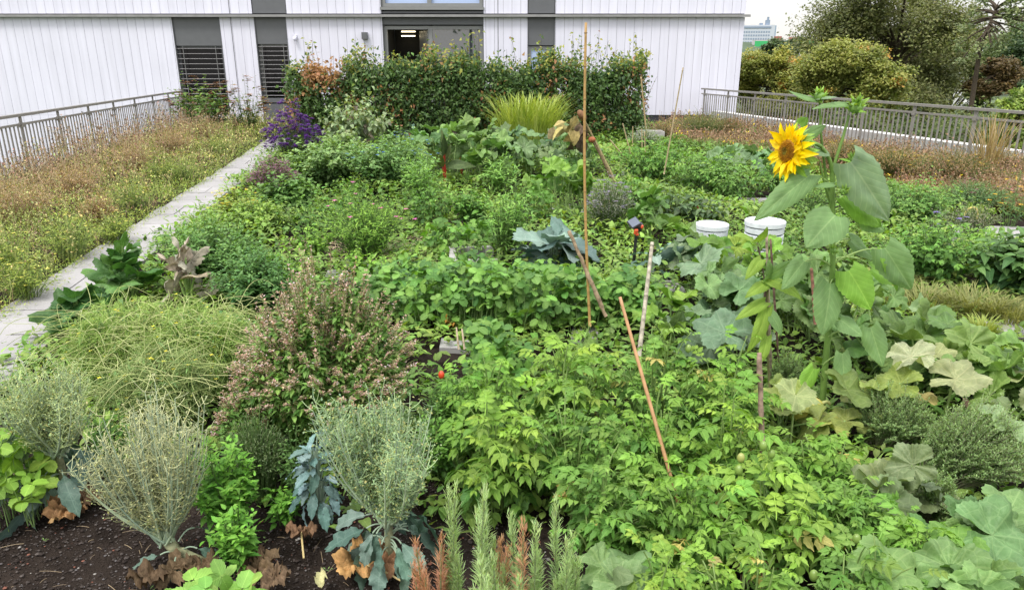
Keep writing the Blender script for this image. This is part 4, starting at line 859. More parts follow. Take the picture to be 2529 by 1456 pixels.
for k, (bx, by, ty, hw, lab) in enumerate([(2270, 760, 700, 80, 'yellow-green grass patch right of the lower sunflower leaves'), (2400, 770, 705, 70, 'grass patch in front of the dark glossy bush'), (2180, 700, 660, 60, 'yellow grass behind the hanging sunflower leaf'), (2490, 790, 735, 60, 'grass patch at the right edge')]):
    grass_clump(bx, by, ty, hw, lab, 420, (.16, .20, .05), (.36, .36, .13), 'grass_patch', 1.0, .9)

# ---- kale, strawberries, squash near the middle
P('kale', 1365, 665, 580, 170, 'large blue-green cabbage with huge spreading leaves in the middle', 'cabbage', n=22, T='cab', size=.50, el=(-.35, .6), inner=.3, back=.75, dark=(.06, .12, .10), light=(.17, .26, .22), pr=.006)
P('kale', 1610, 700, 620, 45, 'small blue-green cabbage beside the foot of the solar light', 'cabbage', n=8, size=.26, el=(-.4, .8))
P('pump', 1690, 680, 590, 85, 'squash plant with grey veined leaves left of the white bins', 'squash plant', 'squash_plant', n=14, size=.30, dark=(.09, .16, .09), light=(.22, .31, .18))
for k, (bx, by, ty, hw, lab) in enumerate([
    (955, 770, 645, 85, 'strawberry plant mound at the left end of the long strawberry bed'), (1080, 790, 635, 85, 'second strawberry mound from the left in the long bed'),
    (1200, 800, 630, 85, 'strawberry mound below the blue-green cabbage, left part'), (1320, 805, 640, 85, 'strawberry mound below the blue-green cabbage, right part'),
    (1430, 800, 650, 75, 'strawberry mound where the tall cane meets the bed'), (1545, 790, 650, 70, 'strawberry mound with darkened leaves at the right end of the long bed'),
    (1150, 720, 620, 100, 'back row strawberries along the left half of the long bed'), (1330, 725, 635, 100, 'back row strawberries along the right half of the long bed'),
    (1010, 720, 630, 80, 'back row strawberries at the left end'), (1200, 880, 775, 45, 'strawberry shoots hanging over the near bed edge')]):
    P('straw', bx, by, ty, hw, lab, 'strawberry plants', 'strawberry_plant', 'strawberries of the long bed', size=.068, hv=.85, n=170 if hw > 60 else 50, dark=(.045, .12, .028), light=(.16, .30, .06))
P('pump', 1840, 800, 640, 120, 'squash plant behind the thin aubergine, below the white bins', 'squash plant', 'squash_plant', n=26, size=.27, dark=(.07, .14, .06), light=(.20, .32, .12))
P('pump', 2000, 820, 620, 110, 'squash leaves around the middle of the sunflower stem', 'squash plant', 'squash_plant', n=26, size=.26, dark=(.08, .15, .05), light=(.19, .33, .09))
P('pump', 2150, 900, 730, 115, 'squash plant with limp grey-green leaves right of the sunflower stem', 'squash plant', 'squash_plant', n=26, size=.25, dark=(.07, .15, .045), light=(.19, .31, .09))
P('pump', 2330, 960, 790, 130, 'squash plant with pale cream leaves in front of the grass tuft', 'squash plant', 'squash_plant', n=30, size=.25, dark=(.08, .16, .045), light=(.22, .34, .09), pale=(.10, (.30, .34, .15)))
P('pump', 2490, 1010, 860, 90, 'squash plant at the right edge above the thyme mound', 'squash plant', 'squash_plant', n=18, size=.25, dark=(.08, .17, .04), light=(.21, .34, .09), pale=(.08, (.36, .38, .22)))
P('bean', 2250, 930, 840, 110, 'dark bean leaves under the pale squash leaves', 'bean bush', 'bean_bush', size=.11, dark=(.03, .07, .025), light=(.11, .19, .06), shoots=60)
P('pump', 1960, 1080, 940, 70, 'yellowing squash leaves at the foot of the sunflower', 'squash plant', 'squash_plant', n=8, size=.24, dark=(.16, .23, .06), light=(.28, .33, .09), dead=.15, deadc=(.34, .28, .10))
P('pump', 2130, 1060, 910, 60, 'spotted yellow squash leaves right of the sunflower foot', 'squash plant', 'squash_plant', n=7, size=.23, dark=(.16, .23, .06), light=(.29, .33, .09), dead=.2, deadc=(.36, .29, .10))
P('pump', 1660, 850, 700, 55, 'fresh pumpkin leaf group right of the grey stick', 'pumpkin plant', 'pumpkin_plant', n=7, size=.24, **LIME)
P('pump', 1760, 900, 760, 75, 'large dull pumpkin leaves behind the tomatoes', 'pumpkin plant', 'pumpkin_plant', n=10, size=.28, dark=(.07, .13, .07), light=(.17, .26, .14))
P('fine', 1740, 760, 690, 45, 'dark small-leaved thyme under the squash leaves', 'thyme', 'thyme_plant', dark=(.05, .07, .035), light=(.13, .16, .08), shoots=150, size=.02)
P('zuc', 320, 760, 620, 110, 'courgette plant with jagged dark leaves beside the path', 'courgette plant', 'courgette_plant', n=13, size=.36, el=(-.2, 1.1), dark=(.035, .10, .025), light=(.10, .22, .05))
P('zuc', 200, 830, 700, 85, 'courgette leaves spilling over the pavers', 'courgette plant', 'courgette_plant', n=6, size=.34, el=(-.3, .3), dark=(.035, .10, .03), light=(.08, .18, .05))
P('zuc', 470, 770, 630, 95, 'courgette plant with withered grey-brown leaves', 'courgette plant', 'courgette_plant', n=9, size=.30, el=(-.4, 1.2), dark=(.20, .19, .15), light=(.38, .36, .26), mat='dry')
P('pump', 1800, 700, 588, 100, 'squash leaves rising in front of the two white bins', 'squash plant', 'squash_plant', n=20, size=.24, **LIME)
P('basil', 900, 700, 620, 60, 'low weeds between the open soil and the strawberry bed', 'bush', 'leafy_bush', size=.05, **LIME)
P('herb', 1130, 1020, 880, 80, 'small-leaved bush between the oregano and the tomatoes', 'bush', 'leafy_bush', size=.045)
P('straw', 1240, 960, 815, 75, 'strawberry plant in front of the near bed edge', 'strawberry plants', 'strawberry_plant', size=.062, n=80)
P('mint', 560, 880, 760, 70, 'dark green herb between the rocket and the large mint', 'mint', 'mint_plant', shoots=60, dark=(.035, .10, .03), light=(.12, .24, .07))
P('basil', 520, 620, 520, 60, 'pale herb leaning over the path above the mint', 'bush', 'leafy_bush', size=.055, dark=(.10, .18, .04), light=(.24, .36, .09))
P('bean', 760, 600, 500, 70, 'bean bush above the open dry soil', 'bean bush', 'bean_bush', size=.10, dark=(.05, .12, .025), light=(.15, .27, .06))
P('bean', 1010, 420, 360, 55, 'leafy foliage between the back pumpkins and the pale drooping bush', 'bush', 'leafy_bush', size=.12)
P('herb', 860, 440, 345, 70, 'pale drooping foliage in front of the tall drooping bush', 'bush', 'leafy_bush', T='heart', size=.09, dark=(.09, .15, .06), light=(.24, .34, .14))
P('bean', 2080, 600, 500, 70, 'leafy mass behind the middle of the sunflower stem', 'bean bush', 'bean_bush', size=.11, **LIME)
P('bean', 1960, 640, 560, 70, 'low foliage between the right white bin and the sunflower', 'bush', 'leafy_bush', size=.10)
P('tomfar', 1920, 480, 400, 60, 'tomato bush directly behind the sunflower head', 'tomato plant', 'tomato_plant')
P('bean', 1450, 430, 350, 60, 'leafy bush behind the dead sunflower stalk', 'bush', 'leafy_bush', size=.11)
P('herb', 1640, 345, 300, 0.1, 'x', 'x') if False else None
# ---- bottom right pumpkins, thyme
P('pump', 2420, 1470, 1240, 150, 'large grey-green pumpkin leaves in the bottom right corner', 'pumpkin plant', 'pumpkin_plant', n=22, size=.20, dark=(.08, .17, .05), light=(.20, .33, .11), off=.06, tilt=.25)
P('pump', 2560, 1360, 1180, 90, 'pumpkin leaves cut by the right edge above the corner', 'pumpkin plant', 'pumpkin_plant', n=11, size=.20, dark=(.09, .18, .05), light=(.22, .35, .11), off=.05, tilt=.25)
P('pump', 2300, 1640, 1370, 130, 'pumpkin leaves at the bottom edge right of the tomatoes', 'pumpkin plant', 'pumpkin_plant', n=11, size=.19, dark=(.09, .18, .05), light=(.21, .34, .11), off=.05, tilt=.25)
P('pump', 1520, 1660, 1370, 100, 'broad pale pumpkin leaf pair at the bottom edge beside the rosemary', 'pumpkin plant', 'pumpkin_plant', n=6, size=.23, dark=(.11, .19, .08), light=(.22, .33, .13), off=.05, tilt=.2)
P('pump', 2490, 1110, 970, 65, 'single rounded pale pumpkin leaf group right of the thyme mound', 'pumpkin plant', 'pumpkin_plant', n=4, size=.22, dark=(.18, .25, .11), light=(.28, .37, .17), off=.04)
P('pump', 2180, 1300, 1120, 75, 'limp pale squash leaves between the tomatoes and the thyme', 'squash plant', 'squash_plant', n=6, size=.22, dark=(.12, .18, .08), light=(.25, .31, .16), off=.05)
def thyme(bx, by, ty, hw, label, lean=(.3, .1), n=520):
    SEED[0] += 1; rng = np.random.default_rng(SEED[0]); p, r, h = dim(bx, by, ty, hw)
    return put('thyme_plant', bush(rng, r, h, shoots=n, nodes=22, T='tiny', size=.017, dark=(.07, .125, .04), light=(.20, .30, .115), stemc=(.20, .20, .13), opp=True, t0=.35, el=(.7, .3), young=.7, sr=.0012, upright=.15, flat=.55, lean=lean, jit=.002, hvar=.35, base=.35), p, label, 'thyme')
thyme(2175, 1090, 950, 110, 'far half of the grey-green thyme mound, behind the nearer half', (.15, .2))
thyme(2330, 1190, 985, 125, 'near half of the grey-green thyme mound, combed to the right', (.35, 0), 620)
thyme(2290, 1290, 1160, 60, 'small trailing thyme below the thyme mound', (.1, 0), 160)
thyme(1940, 980, 860, 50, 'dark thyme bush in the shade under the squash leaves left of the sunflower', (0, 0), 150)

# ---- tomatoes
tl = [(1200, 1110, 850, 105, 'tomato plant nearest the flowering thyme, rear row'), (1400, 1110, 790, 115, 'tomato plant in the rear row behind the terracotta coloured stake'),
      (1600, 1120, 770, 115, 'tomato plant reaching up around the grey stick'), (1780, 1120, 850, 105, 'tomato plant in the rear row beside the bark-covered stake'),
      (1230, 1250, 985, 105, 'tomato plant right of the bolted broccoli'), (1420, 1260, 970, 120, 'tomato plant in the middle row above the rosemary'),
      (1620, 1260, 985, 120, 'tomato plant around the foot of the terracotta coloured stake'), (1800, 1250, 980, 110, 'tomato plant with yellowing leaves around the bark-covered stake'),
      (1480, 1410, 1120, 120, 'tomato plant behind the rosemary tips on the right'), (1690, 1430, 1130, 130, 'tomato plant with green plum tomatoes, front row'),
      (1900, 1400, 1130, 120, 'tomato plant with wilted leaves below the bark-covered stake'), (2080, 1390, 1170, 110, 'sprawling tomato plant left of the thyme mound'),
      (2010, 1250, 1050, 95, 'low tomato shoots at the foot of the sunflower'), (1830, 1640, 1290, 130, 'tomato plant at the bottom edge over brown curled leaves'),
      (2080, 1620, 1290, 120, 'tomato plant at the bottom edge left of the pumpkin leaves'), (2210, 1480, 1240, 90, 'trailing tomato shoots against the big pumpkin leaves'), (1620, 1660, 1330, 80, 'tomato plant with hanging green fruit at the bottom edge')]
toms = []
for k, (bx, by, ty, hw, lab) in enumerate(tl):
    yel = k in (7, 10, 13); t = P('tomato', bx, by, ty, hw, lab, 'tomato plant', 'tomato_plant', 'tomato plants of the front bed', runners=0, shoots=(26, 22, 30)[k % 3] if by < 1600 else 16, size=(.155, .175, .135)[k % 3] if by < 1600 else .125, flat=.4, over=.2, sv=(.45, 1.25), sr=.0042, hvar=.4,
      dark=(.05, .13, .022), light=((.165, .30, .045), (.21, .34, .05), (.15, .27, .05))[k % 3], dead=.10 if yel else .015, deadc=(.36, .33, .10)); toms.append(t)
def ball(name, loc, rx, rz, col, mat, parent, n=10, k=12, ridge=0, tilt=0):
    m = MB(); th = np.linspace(0.02, PI-.02, n); tubes(m, np.stack([0*th+math.sin(tilt)*rz*np.cos(th), 0*th, rz*np.cos(th)*math.cos(tilt)], 1), rx*np.sin(th), col, k)
    o = m.build(name, mat, parent); o.location = tuple(loc); return o
rng = np.random.default_rng(77)
def fruit(px, py, Y, rx, rz, col, k, name='tomato'):
    t = toms[k]; p = at(px, py, Y)-np.array(t.location); o = ball(name, p, rx, rz, col, M['fruit'], t)
gf = (.20, .30, .07)
for (px, py, Y, k, c) in [(1640, 1375, 1.95, 16, gf), (1690, 1400, 1.9, 16, gf), (1660, 1360, 2.0, 16, gf), (1830, 1130, 2.35, 7, (.32, .34, .10)), (1825, 1160, 2.3, 7, gf), (1860, 1320, 2.1, 10, gf), (1845, 1340, 2.08, 10, gf),
                          (2115, 1330, 2.05, 11, gf), (1885, 1100, 2.4, 7, gf), (1905, 1120, 2.4, 7, gf), (2010, 1420, 1.85, 14, gf), (1695, 1410, 1.85, 16, gf), (1090, 925, 3.0, 0, (.55, .06, .02)), (1700, 860, 3.0, 3, gf)]:
    fruit(px, py, Y, .0145, .020, c, k)
for t, px, py, Y in ((t1, 1648, 532, 8.05), (t1, 1655, 522, 8.0), (t2, 1720, 522, 8.0)):
    p = at(px, py, Y)-np.array(t.location); m = MB(); th = np.linspace(0, 1, 7); tubes(m, np.stack([.01*np.sin(th*3), 0*th, .06-.13*th], 1), .022*np.sin(PI*(.15+.82*th))+.002, (.45, .02, .015), 8); o = m.build('pepper', M['fruit'], t); o.location = tuple(p)

# ---- rosemary: one thing per upright spire cluster
def rosemary(bx, by, ty, hw, label, n, dry=0):
    SEED[0] += 1; rng = np.random.default_rng(SEED[0]); p, r, h = dim(bx, by, ty, hw); t = thing('rosemary', p, label, 'rosemary')
    a = rng.uniform(0, 2*PI, n); q = r*np.sqrt(rng.uniform(0, 1, n)); b = np.stack([q*np.cos(a)*.6, q*np.sin(a)*.6, 0*a], 1)
    tip = np.stack([q*np.cos(a)*1.1, q*np.sin(a)*1.1, h*rng.uniform(.55, 1., n)], 1); tip[0, 2] = h; nn = 60
    Pn = bez(b, cl(b, tip, .5)+rng.normal(0, .01, (n, 3)), tip, nn); st = MB(); tubes(st, Pn[:, ::4], .0025, (.17, .22, .10), 5); st.build('stems', M['stem'], t)
    lm = MB(); dr = rng.uniform(0, 1, n) < dry
    for rep in range(9):
        Q = Pn[:, 4:]; az = rng.uniform(0, 2*PI, Q.shape[:2]); tt = np.linspace(0, 1, nn-4)[None]; e = cl(.55, 1.25, tt**2)+rng.normal(0, .15, Q.shape[:2])
        Yd = np.stack([np.cos(az)*np.cos(e), np.sin(az)*np.cos(e), np.sin(e)], -1)
        C = cl((.12, .21, .06), (.33, .45, .22), np.clip(tt[..., None]**2*.6+rng.uniform(0, .4, Q.shape[:2]+(1,)), 0, 1)); C = np.where(dr[:, None, None], cl((.28, .15, .09), (.42, .25, .16), rng.uniform(0, 1, Q.shape[:2]+(1,))), C)
        scatter(lm, T_['needle'], (Q+rng.normal(0, .004, Q.shape)).reshape(-1, 3), Yd.reshape(-1, 3), UP, .036*rng.uniform(.7, 1.2, Q[..., 0].size)*np.repeat(cl(1, .6, tt**4), n, 0).ravel(), C.reshape(-1, 3), rng, sx=1.1)
    lm.build('needles', M['leaf'], t); return t
rosemary(1133, 1640, 1195, 16, 'tallest single rosemary spire beside the dry brown twigs', 3)
rosemary(1215, 1650, 1180, 38, 'rosemary with a tall spire and red-brown dead twigs, left of centre', 7, .25)
rosemary(1290, 1650, 1255, 45, 'rosemary spires in the middle of the row at the bottom edge', 7, .15)
rosemary(1385, 1640, 1250, 42, 'rosemary spires at the right end beside the pale pumpkin leaf', 7)
rosemary(1250, 1780, 1330, 80, 'short front rosemary shoots cut by the bottom edge', 14)
rosemary(1075, 1640, 1310, 45, 'dead brown rosemary twigs right of the bolted broccoli', 9, 1.0)

# ---- flowering thyme/oregano mound, rocket tangle
def spikes(bx, by, ty, hw, label, n=150, lean=(0, 0), seed=None, spike_c=((.40, .23, .18), (.68, .50, .42)), name='flowering_oregano', r_=None, leafsz=.03):
    SEED[0] += 1; rng = np.random.default_rng(SEED[0]); p, r, h = dim(bx, by, ty, hw); t = thing(name, p, label, 'herb')
    a = rng.uniform(0, 2*PI, n); q = np.sqrt(rng.uniform(0, 1, n)); tip = np.stack([r*q*np.cos(a), r*q*np.sin(a), h*(1-.5*q**2)*rng.uniform(.7, 1.03, n)*(1+.12*np.sin(3*a+1)+.08*np.sin(7*a))], 1) + np.array([lean[0], lean[1], 0])*h
    b = np.stack([r*q*np.cos(a), r*q*np.sin(a), 0*a], 1)*.3; nn = 30; Pn = bez(b, cl(b, tip, .45)+UP*h*.2, tip, nn); D = norm(np.gradient(Pn, axis=1))
    st = MB(); tubes(st, Pn[:, ::2], .0018, (.16, .16, .07), 4); st.build('stems', M['stem'], t)
    lm = MB(); Q = Pn[:, 5:24]; DD = D[:, 5:24]
    for k in range(6):
        az = rng.uniform(0, 2*PI, Q.shape[:2]); e = rng.normal(.1, .35, Q.shape[:2]); Yd = np.stack([np.cos(az)*np.cos(e), np.sin(az)*np.cos(e), np.sin(e)], -1)
        C = cl((.06, .14, .03), (.20, .34, .08), rng.uniform(0, 1, Q.shape[:2]+(1,))); C = np.where(rng.uniform(0, 1, C.shape[:2]+(1,)) < .12, np.array((.22, .24, .10)), C)
        scatter(lm, T_['ovate'], (Q+rng.normal(0, .008, Q.shape)).reshape(-1, 3), Yd.reshape(-1, 3), UP, leafsz*rng.uniform(.6, 1.2, Q[..., 0].size), C.reshape(-1, 3), rng)
    lm.build('foliage', M['leaf'], t)
    fm = MB(); Q = Pn[:, 20:]; on = rng.uniform(0, 1, n) < .72; Q = Q[on]; DD = D[:, 20:][on]
    for k in range(6):
        az = rng.uniform(0, 2*PI, Q.shape[:2]); e = rng.normal(.5, .3, Q.shape[:2]); Yd = np.stack([np.cos(az)*np.cos(e), np.sin(az)*np.cos(e), np.sin(e)], -1)
        C = cl(spike_c[0], spike_c[1], rng.uniform(0, 1, Q.shape[:2]+(1,))); C = np.where(rng.uniform(0, 1, C.shape[:2]+(1,)) < .10, np.array((.75, .62, .68)), C); C = np.where(rng.uniform(0, 1, C.shape[:2]+(1,)) < .35, np.array((.25, .28, .12)), C)
        scatter(fm, T_['tiny'], (Q+rng.normal(0, .0035, Q.shape)).reshape(-1, 3), Yd.reshape(-1, 3), UP, .012*rng.uniform(.7, 1.3, Q[..., 0].size), C.reshape(-1, 3), rng, sx=1.3)
    fm.build('flower_spikes', M['petal'], t); return t
spikes(815, 1090, 655, 225, 'large rounded oregano mound covered in dusty pink flower spikes, left of the strawberry bed', 900, (0, 0), leafsz=.034)
spikes(650, 1130, 900, 80, 'faded left edge of the oregano mound above the mint', 110, (-.1, -.1), leafsz=.026)
def tangle(bx, by, ty, hw, label, n=900, c1=(.15, .28, .05), c2=(.34, .46, .11), flowers=70, name='wild_rocket', sag=.5, seedn=None, podn=3, sz=.012, flc=(.8, .7, .05)):
    SEED[0] += 1; rng = np.random.default_rng(SEED[0]); p, r, h = dim(bx, by, ty, hw); t = thing(name, p, label, 'rocket')
    a = rng.uniform(0, 2*PI, n); q = np.sqrt(rng.uniform(0, 1, n)); b = np.stack([r*.5*q*np.cos(a), r*.5*q*np.sin(a), 0*a], 1)
    a2 = a+rng.normal(0, .8, n); rr = r*rng.uniform(.4, 1.15, n); tip = np.stack([rr*np.cos(a2), rr*np.sin(a2), h*(.9+.2*np.sin(3*a2+1.5))*rng.uniform(.35, .95, n)*(1-sag*(rr/r)**2*.5)], 1)
    mid = cl(b, tip, .45)+UP*(h*rng.uniform(.3, .8, n))[:, None]+rng.normal(0, .08, (n, 3)); Pn = bez(b, mid, tip, 12)
    st = MB(); tubes(st, Pn, .0016*np.linspace(1.4, .6, 12)[None], cl(c1, c2, rng.uniform(0, 1, (n, 1))), 3)
    s0 = Pn[:, 5:11].reshape(-1, 3); s0 = np.repeat(s0, 1, 0); d = rng.normal(0, 1, s0.shape)+UP*.4; d = norm(d)*rng.uniform(.03, .11, (len(s0), 1))
    tubes(st, bez(s0, s0+d*.5+rng.normal(0, .012, s0.shape), s0+d, 4), .0011, cl(c1, c2, rng.uniform(.2, 1, (len(s0), 1))), 3)
    k = n//4; a3 = rng.uniform(0, 2*PI, k); q3 = r*np.sqrt(rng.uniform(0, 1, k)); b3 = np.stack([q3*np.cos(a3), q3*np.sin(a3), h*rng.uniform(.45, .9, k)], 1); a4 = rng.uniform(0, 2*PI, k); L3 = rng.uniform(.12, .4, k)*min(1, r/.25); e3 = b3+np.stack([np.cos(a4)*L3, np.sin(a4)*L3, rng.uniform(-.12, .06, k)], 1)
    tubes(st, bez(b3, cl(b3, e3, .5)+UP*rng.uniform(.0, .14, (k, 1))+rng.normal(0, .05, (k, 3)), e3, 9), .0015, cl((.27, .33, .10), (.46, .48, .22), rng.uniform(0, 1, (k, 1))), 3); st.build('stems', M['stem'], t)
    lm = MB(); pos = Pn[:, 2:8].reshape(-1, 3); scatter(lm, T_['lance'], pos, rng.normal(0, 1, pos.shape), UP, .05*rng.uniform(.5, 1.2, len(pos)), cl((.07, .14, .04), (.16, .26, .08), rng.uniform(0, 1, (len(pos), 1))), rng); lm.build('foliage', M['leaf'], t)
    fm = MB(); e = (s0+d)[rng.choice(len(s0), flowers*2)]; 
    for k in range(4): scatter(fm, T_['quad'], e[:flowers], np.array([math.cos(k*PI/2), math.sin(k*PI/2), .4]), UP, sz, flc, rng)
    fm.build('flowers', M['petal'], t); return t
tangle(330, 960, 735, 120, 'wild rocket tangle with yellow flowers, left half beside the path')
tangle(500, 960, 745, 120, 'wild rocket tangle with yellow flowers, right half next to the oregano')
tangle(410, 1060, 840, 130, 'near lower fringe of the wild rocket tangle behind the bolted broccoli', 420, (.14, .22, .06), (.30, .37, .13))

# ---- bolted broccoli
def bolted(bx, by, ty, hw, label, n=70, c1=(.20, .27, .19), c2=(.36, .42, .24), trunk=((0, 0), (0, 0)), leaves=12, hb=.30, leafc=BLUE, lsize=.15, podc=(.42, .44, .16), dens=26, buds=True, name='bolted_broccoli', cat='broccoli', tr=.016):
    SEED[0] += 1; rng = np.random.default_rng(SEED[0]); p, r, h = dim(bx, by, ty, hw); t = thing(name, p, label, cat)
    z0 = h*hb; tt = np.linspace(0, 1, 10); tk = np.stack([trunk[0][0]*(1-tt)**1.5*1.0, trunk[0][1]*(1-tt)**1.5, z0*tt**1.3+.01], 1); m = MB(); tubes(m, tk, tr*(1+.18*np.sin(tt*28)), (.28, .29, .17), 9); m.build('stalk', M['bark'], t)
    top = tk[-1]; nc = 9; ca = rng.uniform(0, 2*PI, nc); cq = np.sqrt(rng.uniform(0, 1, nc)); chh = rng.uniform(.72, 1.05, nc); ci = rng.integers(0, nc, n); tip = np.stack([r*cq[ci]*np.cos(ca[ci])+rng.normal(0, r*.2, n), r*cq[ci]*np.sin(ca[ci])+rng.normal(0, r*.2, n), z0+(h-z0)*chh[ci]*rng.uniform(.6, 1, n)], 1)
    b = top+rng.normal(0, .012, (n, 3)); mid = b*.5+tip*.5; mid[:, :2] = b[:, :2]+(tip[:, :2]-b[:, :2])*.72; mid[:, 2] = z0+(tip[:, 2]-z0)*.38; nn = 20; Pn = bez(b, mid, tip, nn)
    st = MB(); tubes(st, Pn, .0038*np.linspace(1.5, .35, nn)[None], cl((.20, .27, .20), (.38, .46, .30), rng.uniform(0, 1, (n, 1))), 4)
    Q = np.repeat(Pn[:, 4:].reshape(-1, 3), 2, 0); d = rng.normal(0, 1, Q.shape)*[1, 1, .4]+UP*.75; d = norm(d)*rng.uniform(.02, .06, (len(Q), 1)); cc = cl(c1, c2, rng.uniform(0, 1, (len(Q), 1)))
    tubes(st, bez(Q, Q+d*.6+UP*-.004, Q+d+UP*.008, 4), .0011, cc, 3); st.build('branches', M['stem'], t)
    fm = MB(); E = Q+d+UP*.008
    for k in range(3 if buds else 1):
        scatter(fm, T_['tiny'], E+rng.normal(0, .005, E.shape), rng.normal(0, 1, E.shape)+UP*.5, UP, .009*rng.uniform(.7, 1.4, len(E)), np.where(rng.uniform(0, 1, (len(E), 1)) < .28, np.array(podc), cl(c1, c2, rng.uniform(0, 1, (len(E), 1)))), rng, sx=1.4)
    fm.build('buds', M['petal'], t)
    i = np.arange(leaves); az = i*2.4+rng.normal(0, .3, leaves); d = np.stack([np.cos(az), np.sin(az), 0*az], 1); zz = z0*rng.uniform(.35, 1.1, leaves)
    b = np.stack([0*zz, 0*zz, zz], 1)+tk[5]*[1, 1, 0]; tipl = b+d*(r*.35)+UP*.02; sm = MB(); tubes(sm, bez(b, cl(b, tipl, .5)+UP*.03, tipl, 6), .003, (.25, .33, .24), 5); sm.build('leaf_stalks', M['stem'], t)
    lm = MB(); e = rng.uniform(-1.1, -.1, leaves); scatter(lm, T_['kale'], tipl, d*np.cos(e)[:, None]+UP*np.sin(e)[:, None], UP+rng.normal(0, .3, (leaves, 3)), lsize*rng.uniform(.7, 1.2, leaves), cl(leafc['dark'], leafc['light'], rng.uniform(0, 1, (leaves, 1))), rng); lm.build('leaves', M['waxy'], t); return t
bolted(965, 1400, 1005, 150, 'largest bolted broccoli, bluish green with broad grey leaves at its foot', 130, (.17, .28, .15), (.38, .50, .24), leaves=24, lsize=.13)
bolted(420, 1390, 960, 125, 'bolted broccoli gone to dry seed pods with a thick curved trunk', 120, (.26, .30, .18), (.54, .55, .28), trunk=((.16, -.02), 0), leaves=5, lsize=.10, buds=False, tr=.02, hb=.14)
bolted(170, 1240, 880, 120, 'bolted broccoli at the left edge, leaning over the path', 100, (.20, .30, .16), (.44, .52, .22), leaves=20, lsize=.13, hb=.35)
P('kale', 790, 1290, 1080, 62, 'small blue-green kale with stacked narrow leaves left of the largest broccoli', 'kale', 'kale_plant', n=64, size=.085, el=(-.6, 1.0), inner=.2, pr=.003, dark=(.06, .12, .11), light=(.16, .25, .25))
# broccoli head at left
t = thing('broccoli', G(95, 1240), 'broccoli head with blue-green florets above grey leaves at the left edge', 'broccoli'); rng = np.random.default_rng(5)
P0 = np.array([0, 0, 0]); hz = at(95, 1080, G(95, 1240)[1])[2]
m = MB(); tubes(m, bez(P0, (0, 0, hz*.5), (-.02, 0, hz-.03), 8), .012, (.25, .33, .2), 8)
for k in range(14):
    a = k*2.4; q = .085*math.sqrt((k+.5)/14); tubes(m, bez((-.01, 0, hz*.7), (q*.5*math.cos(a), q*.5*math.sin(a), hz*.85), (q*math.cos(a)-.02, q*math.sin(a), hz-.02), 5), .005, (.24, .32, .18), 5)
m.build('stalk', M['stem'], t); fm = MB(); n = 5200; k = rng.integers(0, 14, n); a = k*2.4; q = .085*np.sqrt((k+.5)/14); v = norm(rng.normal(0, 1, (n, 3))); v[:, 2] = np.abs(v[:, 2])
scatter(fm, T_['tiny'], np.stack([q*np.cos(a)-.02, q*np.sin(a), hz-.02-q*.3], 1)+v*[.028, .028, .026], v, UP, .0065, cl((.07, .13, .09), (.18, .27, .17), rng.uniform(0, 1, (n, 1))), rng, sx=1.7); fm.build('florets', M['leaf'], t)
res = rosette(rng, .24, .16, 11, 'kale', .17, pr=.004, mat='waxy', el=(-1., .3), **BLUE); [v_[0].build(k_, v_[1], t) for k_, v_ in res.items()]

# ---- bottom left herbs
P('herb', 600, 1200, 1010, 75, 'dark oregano foliage under the left side of the flowering mound', 'herb', 'oregano_foliage', size=.03, dark=(.03, .08, .02), light=(.11, .20, .05))
P('herb', 740, 1240, 1060, 60, 'dark low foliage between the dark thyme and the blue-green kale', 'herb', 'oregano_foliage', size=.028, dark=(.03, .075, .02), light=(.10, .19, .05))
P('herb', 290, 1180, 990, 70, 'small-leaved green weeds between the two left bolted broccoli', 'weeds', 'weed_clump', size=.035)
P('herb', 1080, 1180, 1000, 60, 'green foliage between the largest broccoli and the tomatoes', 'herb', 'small_herb', size=.035)
P('mint', 570, 1320, 1060, 78, 'bright green mint standing right of the dry-seeded broccoli', 'mint', 'mint_plant', shoots=34, nodes=13, size=.045, dark=(.06, .17, .025), light=(.17, .36, .05), el=(.4, -.2))
P('mint', 590, 1410, 1230, 62, 'low mint sprigs on the dark soil at the front', 'mint', 'mint_plant', shoots=22, nodes=9, size=.045, dark=(.06, .17, .025), light=(.17, .36, .05))
P('mint', 705, 1290, 1195, 42, 'small mint sprig left of the blue-green kale', 'mint', 'mint_plant', shoots=12, nodes=7, size=.045, dark=(.06, .17, .025), light=(.17, .36, .05))
P('fine', 650, 1230, 1000, 75, 'dark small-leaved thyme below the oregano', 'thyme', 'thyme_plant', dark=(.05, .08, .035), light=(.14, .19, .08), size=.018, shoots=200, nodes=16)
P('straw', 45, 1270, 1060, 85, 'lime green strawberry plant in the left bottom corner area', 'strawberry plants', 'strawberry_plant', size=.065, n=75, dark=(.09, .18, .03), light=(.23, .38, .06))
P('straw', 555, 1620, 1415, 95, 'pale lime strawberry leaves at the bottom edge', 'strawberry plants', 'strawberry_plant', size=.062, n=60, dark=(.13, .26, .05), light=(.24, .40, .08))
P('weed', 1110, 1060, 930, 60, 'loose herb with small leaves between oregano and tomatoes', 'herb', 'small_herb', size=.045, shoots=70)

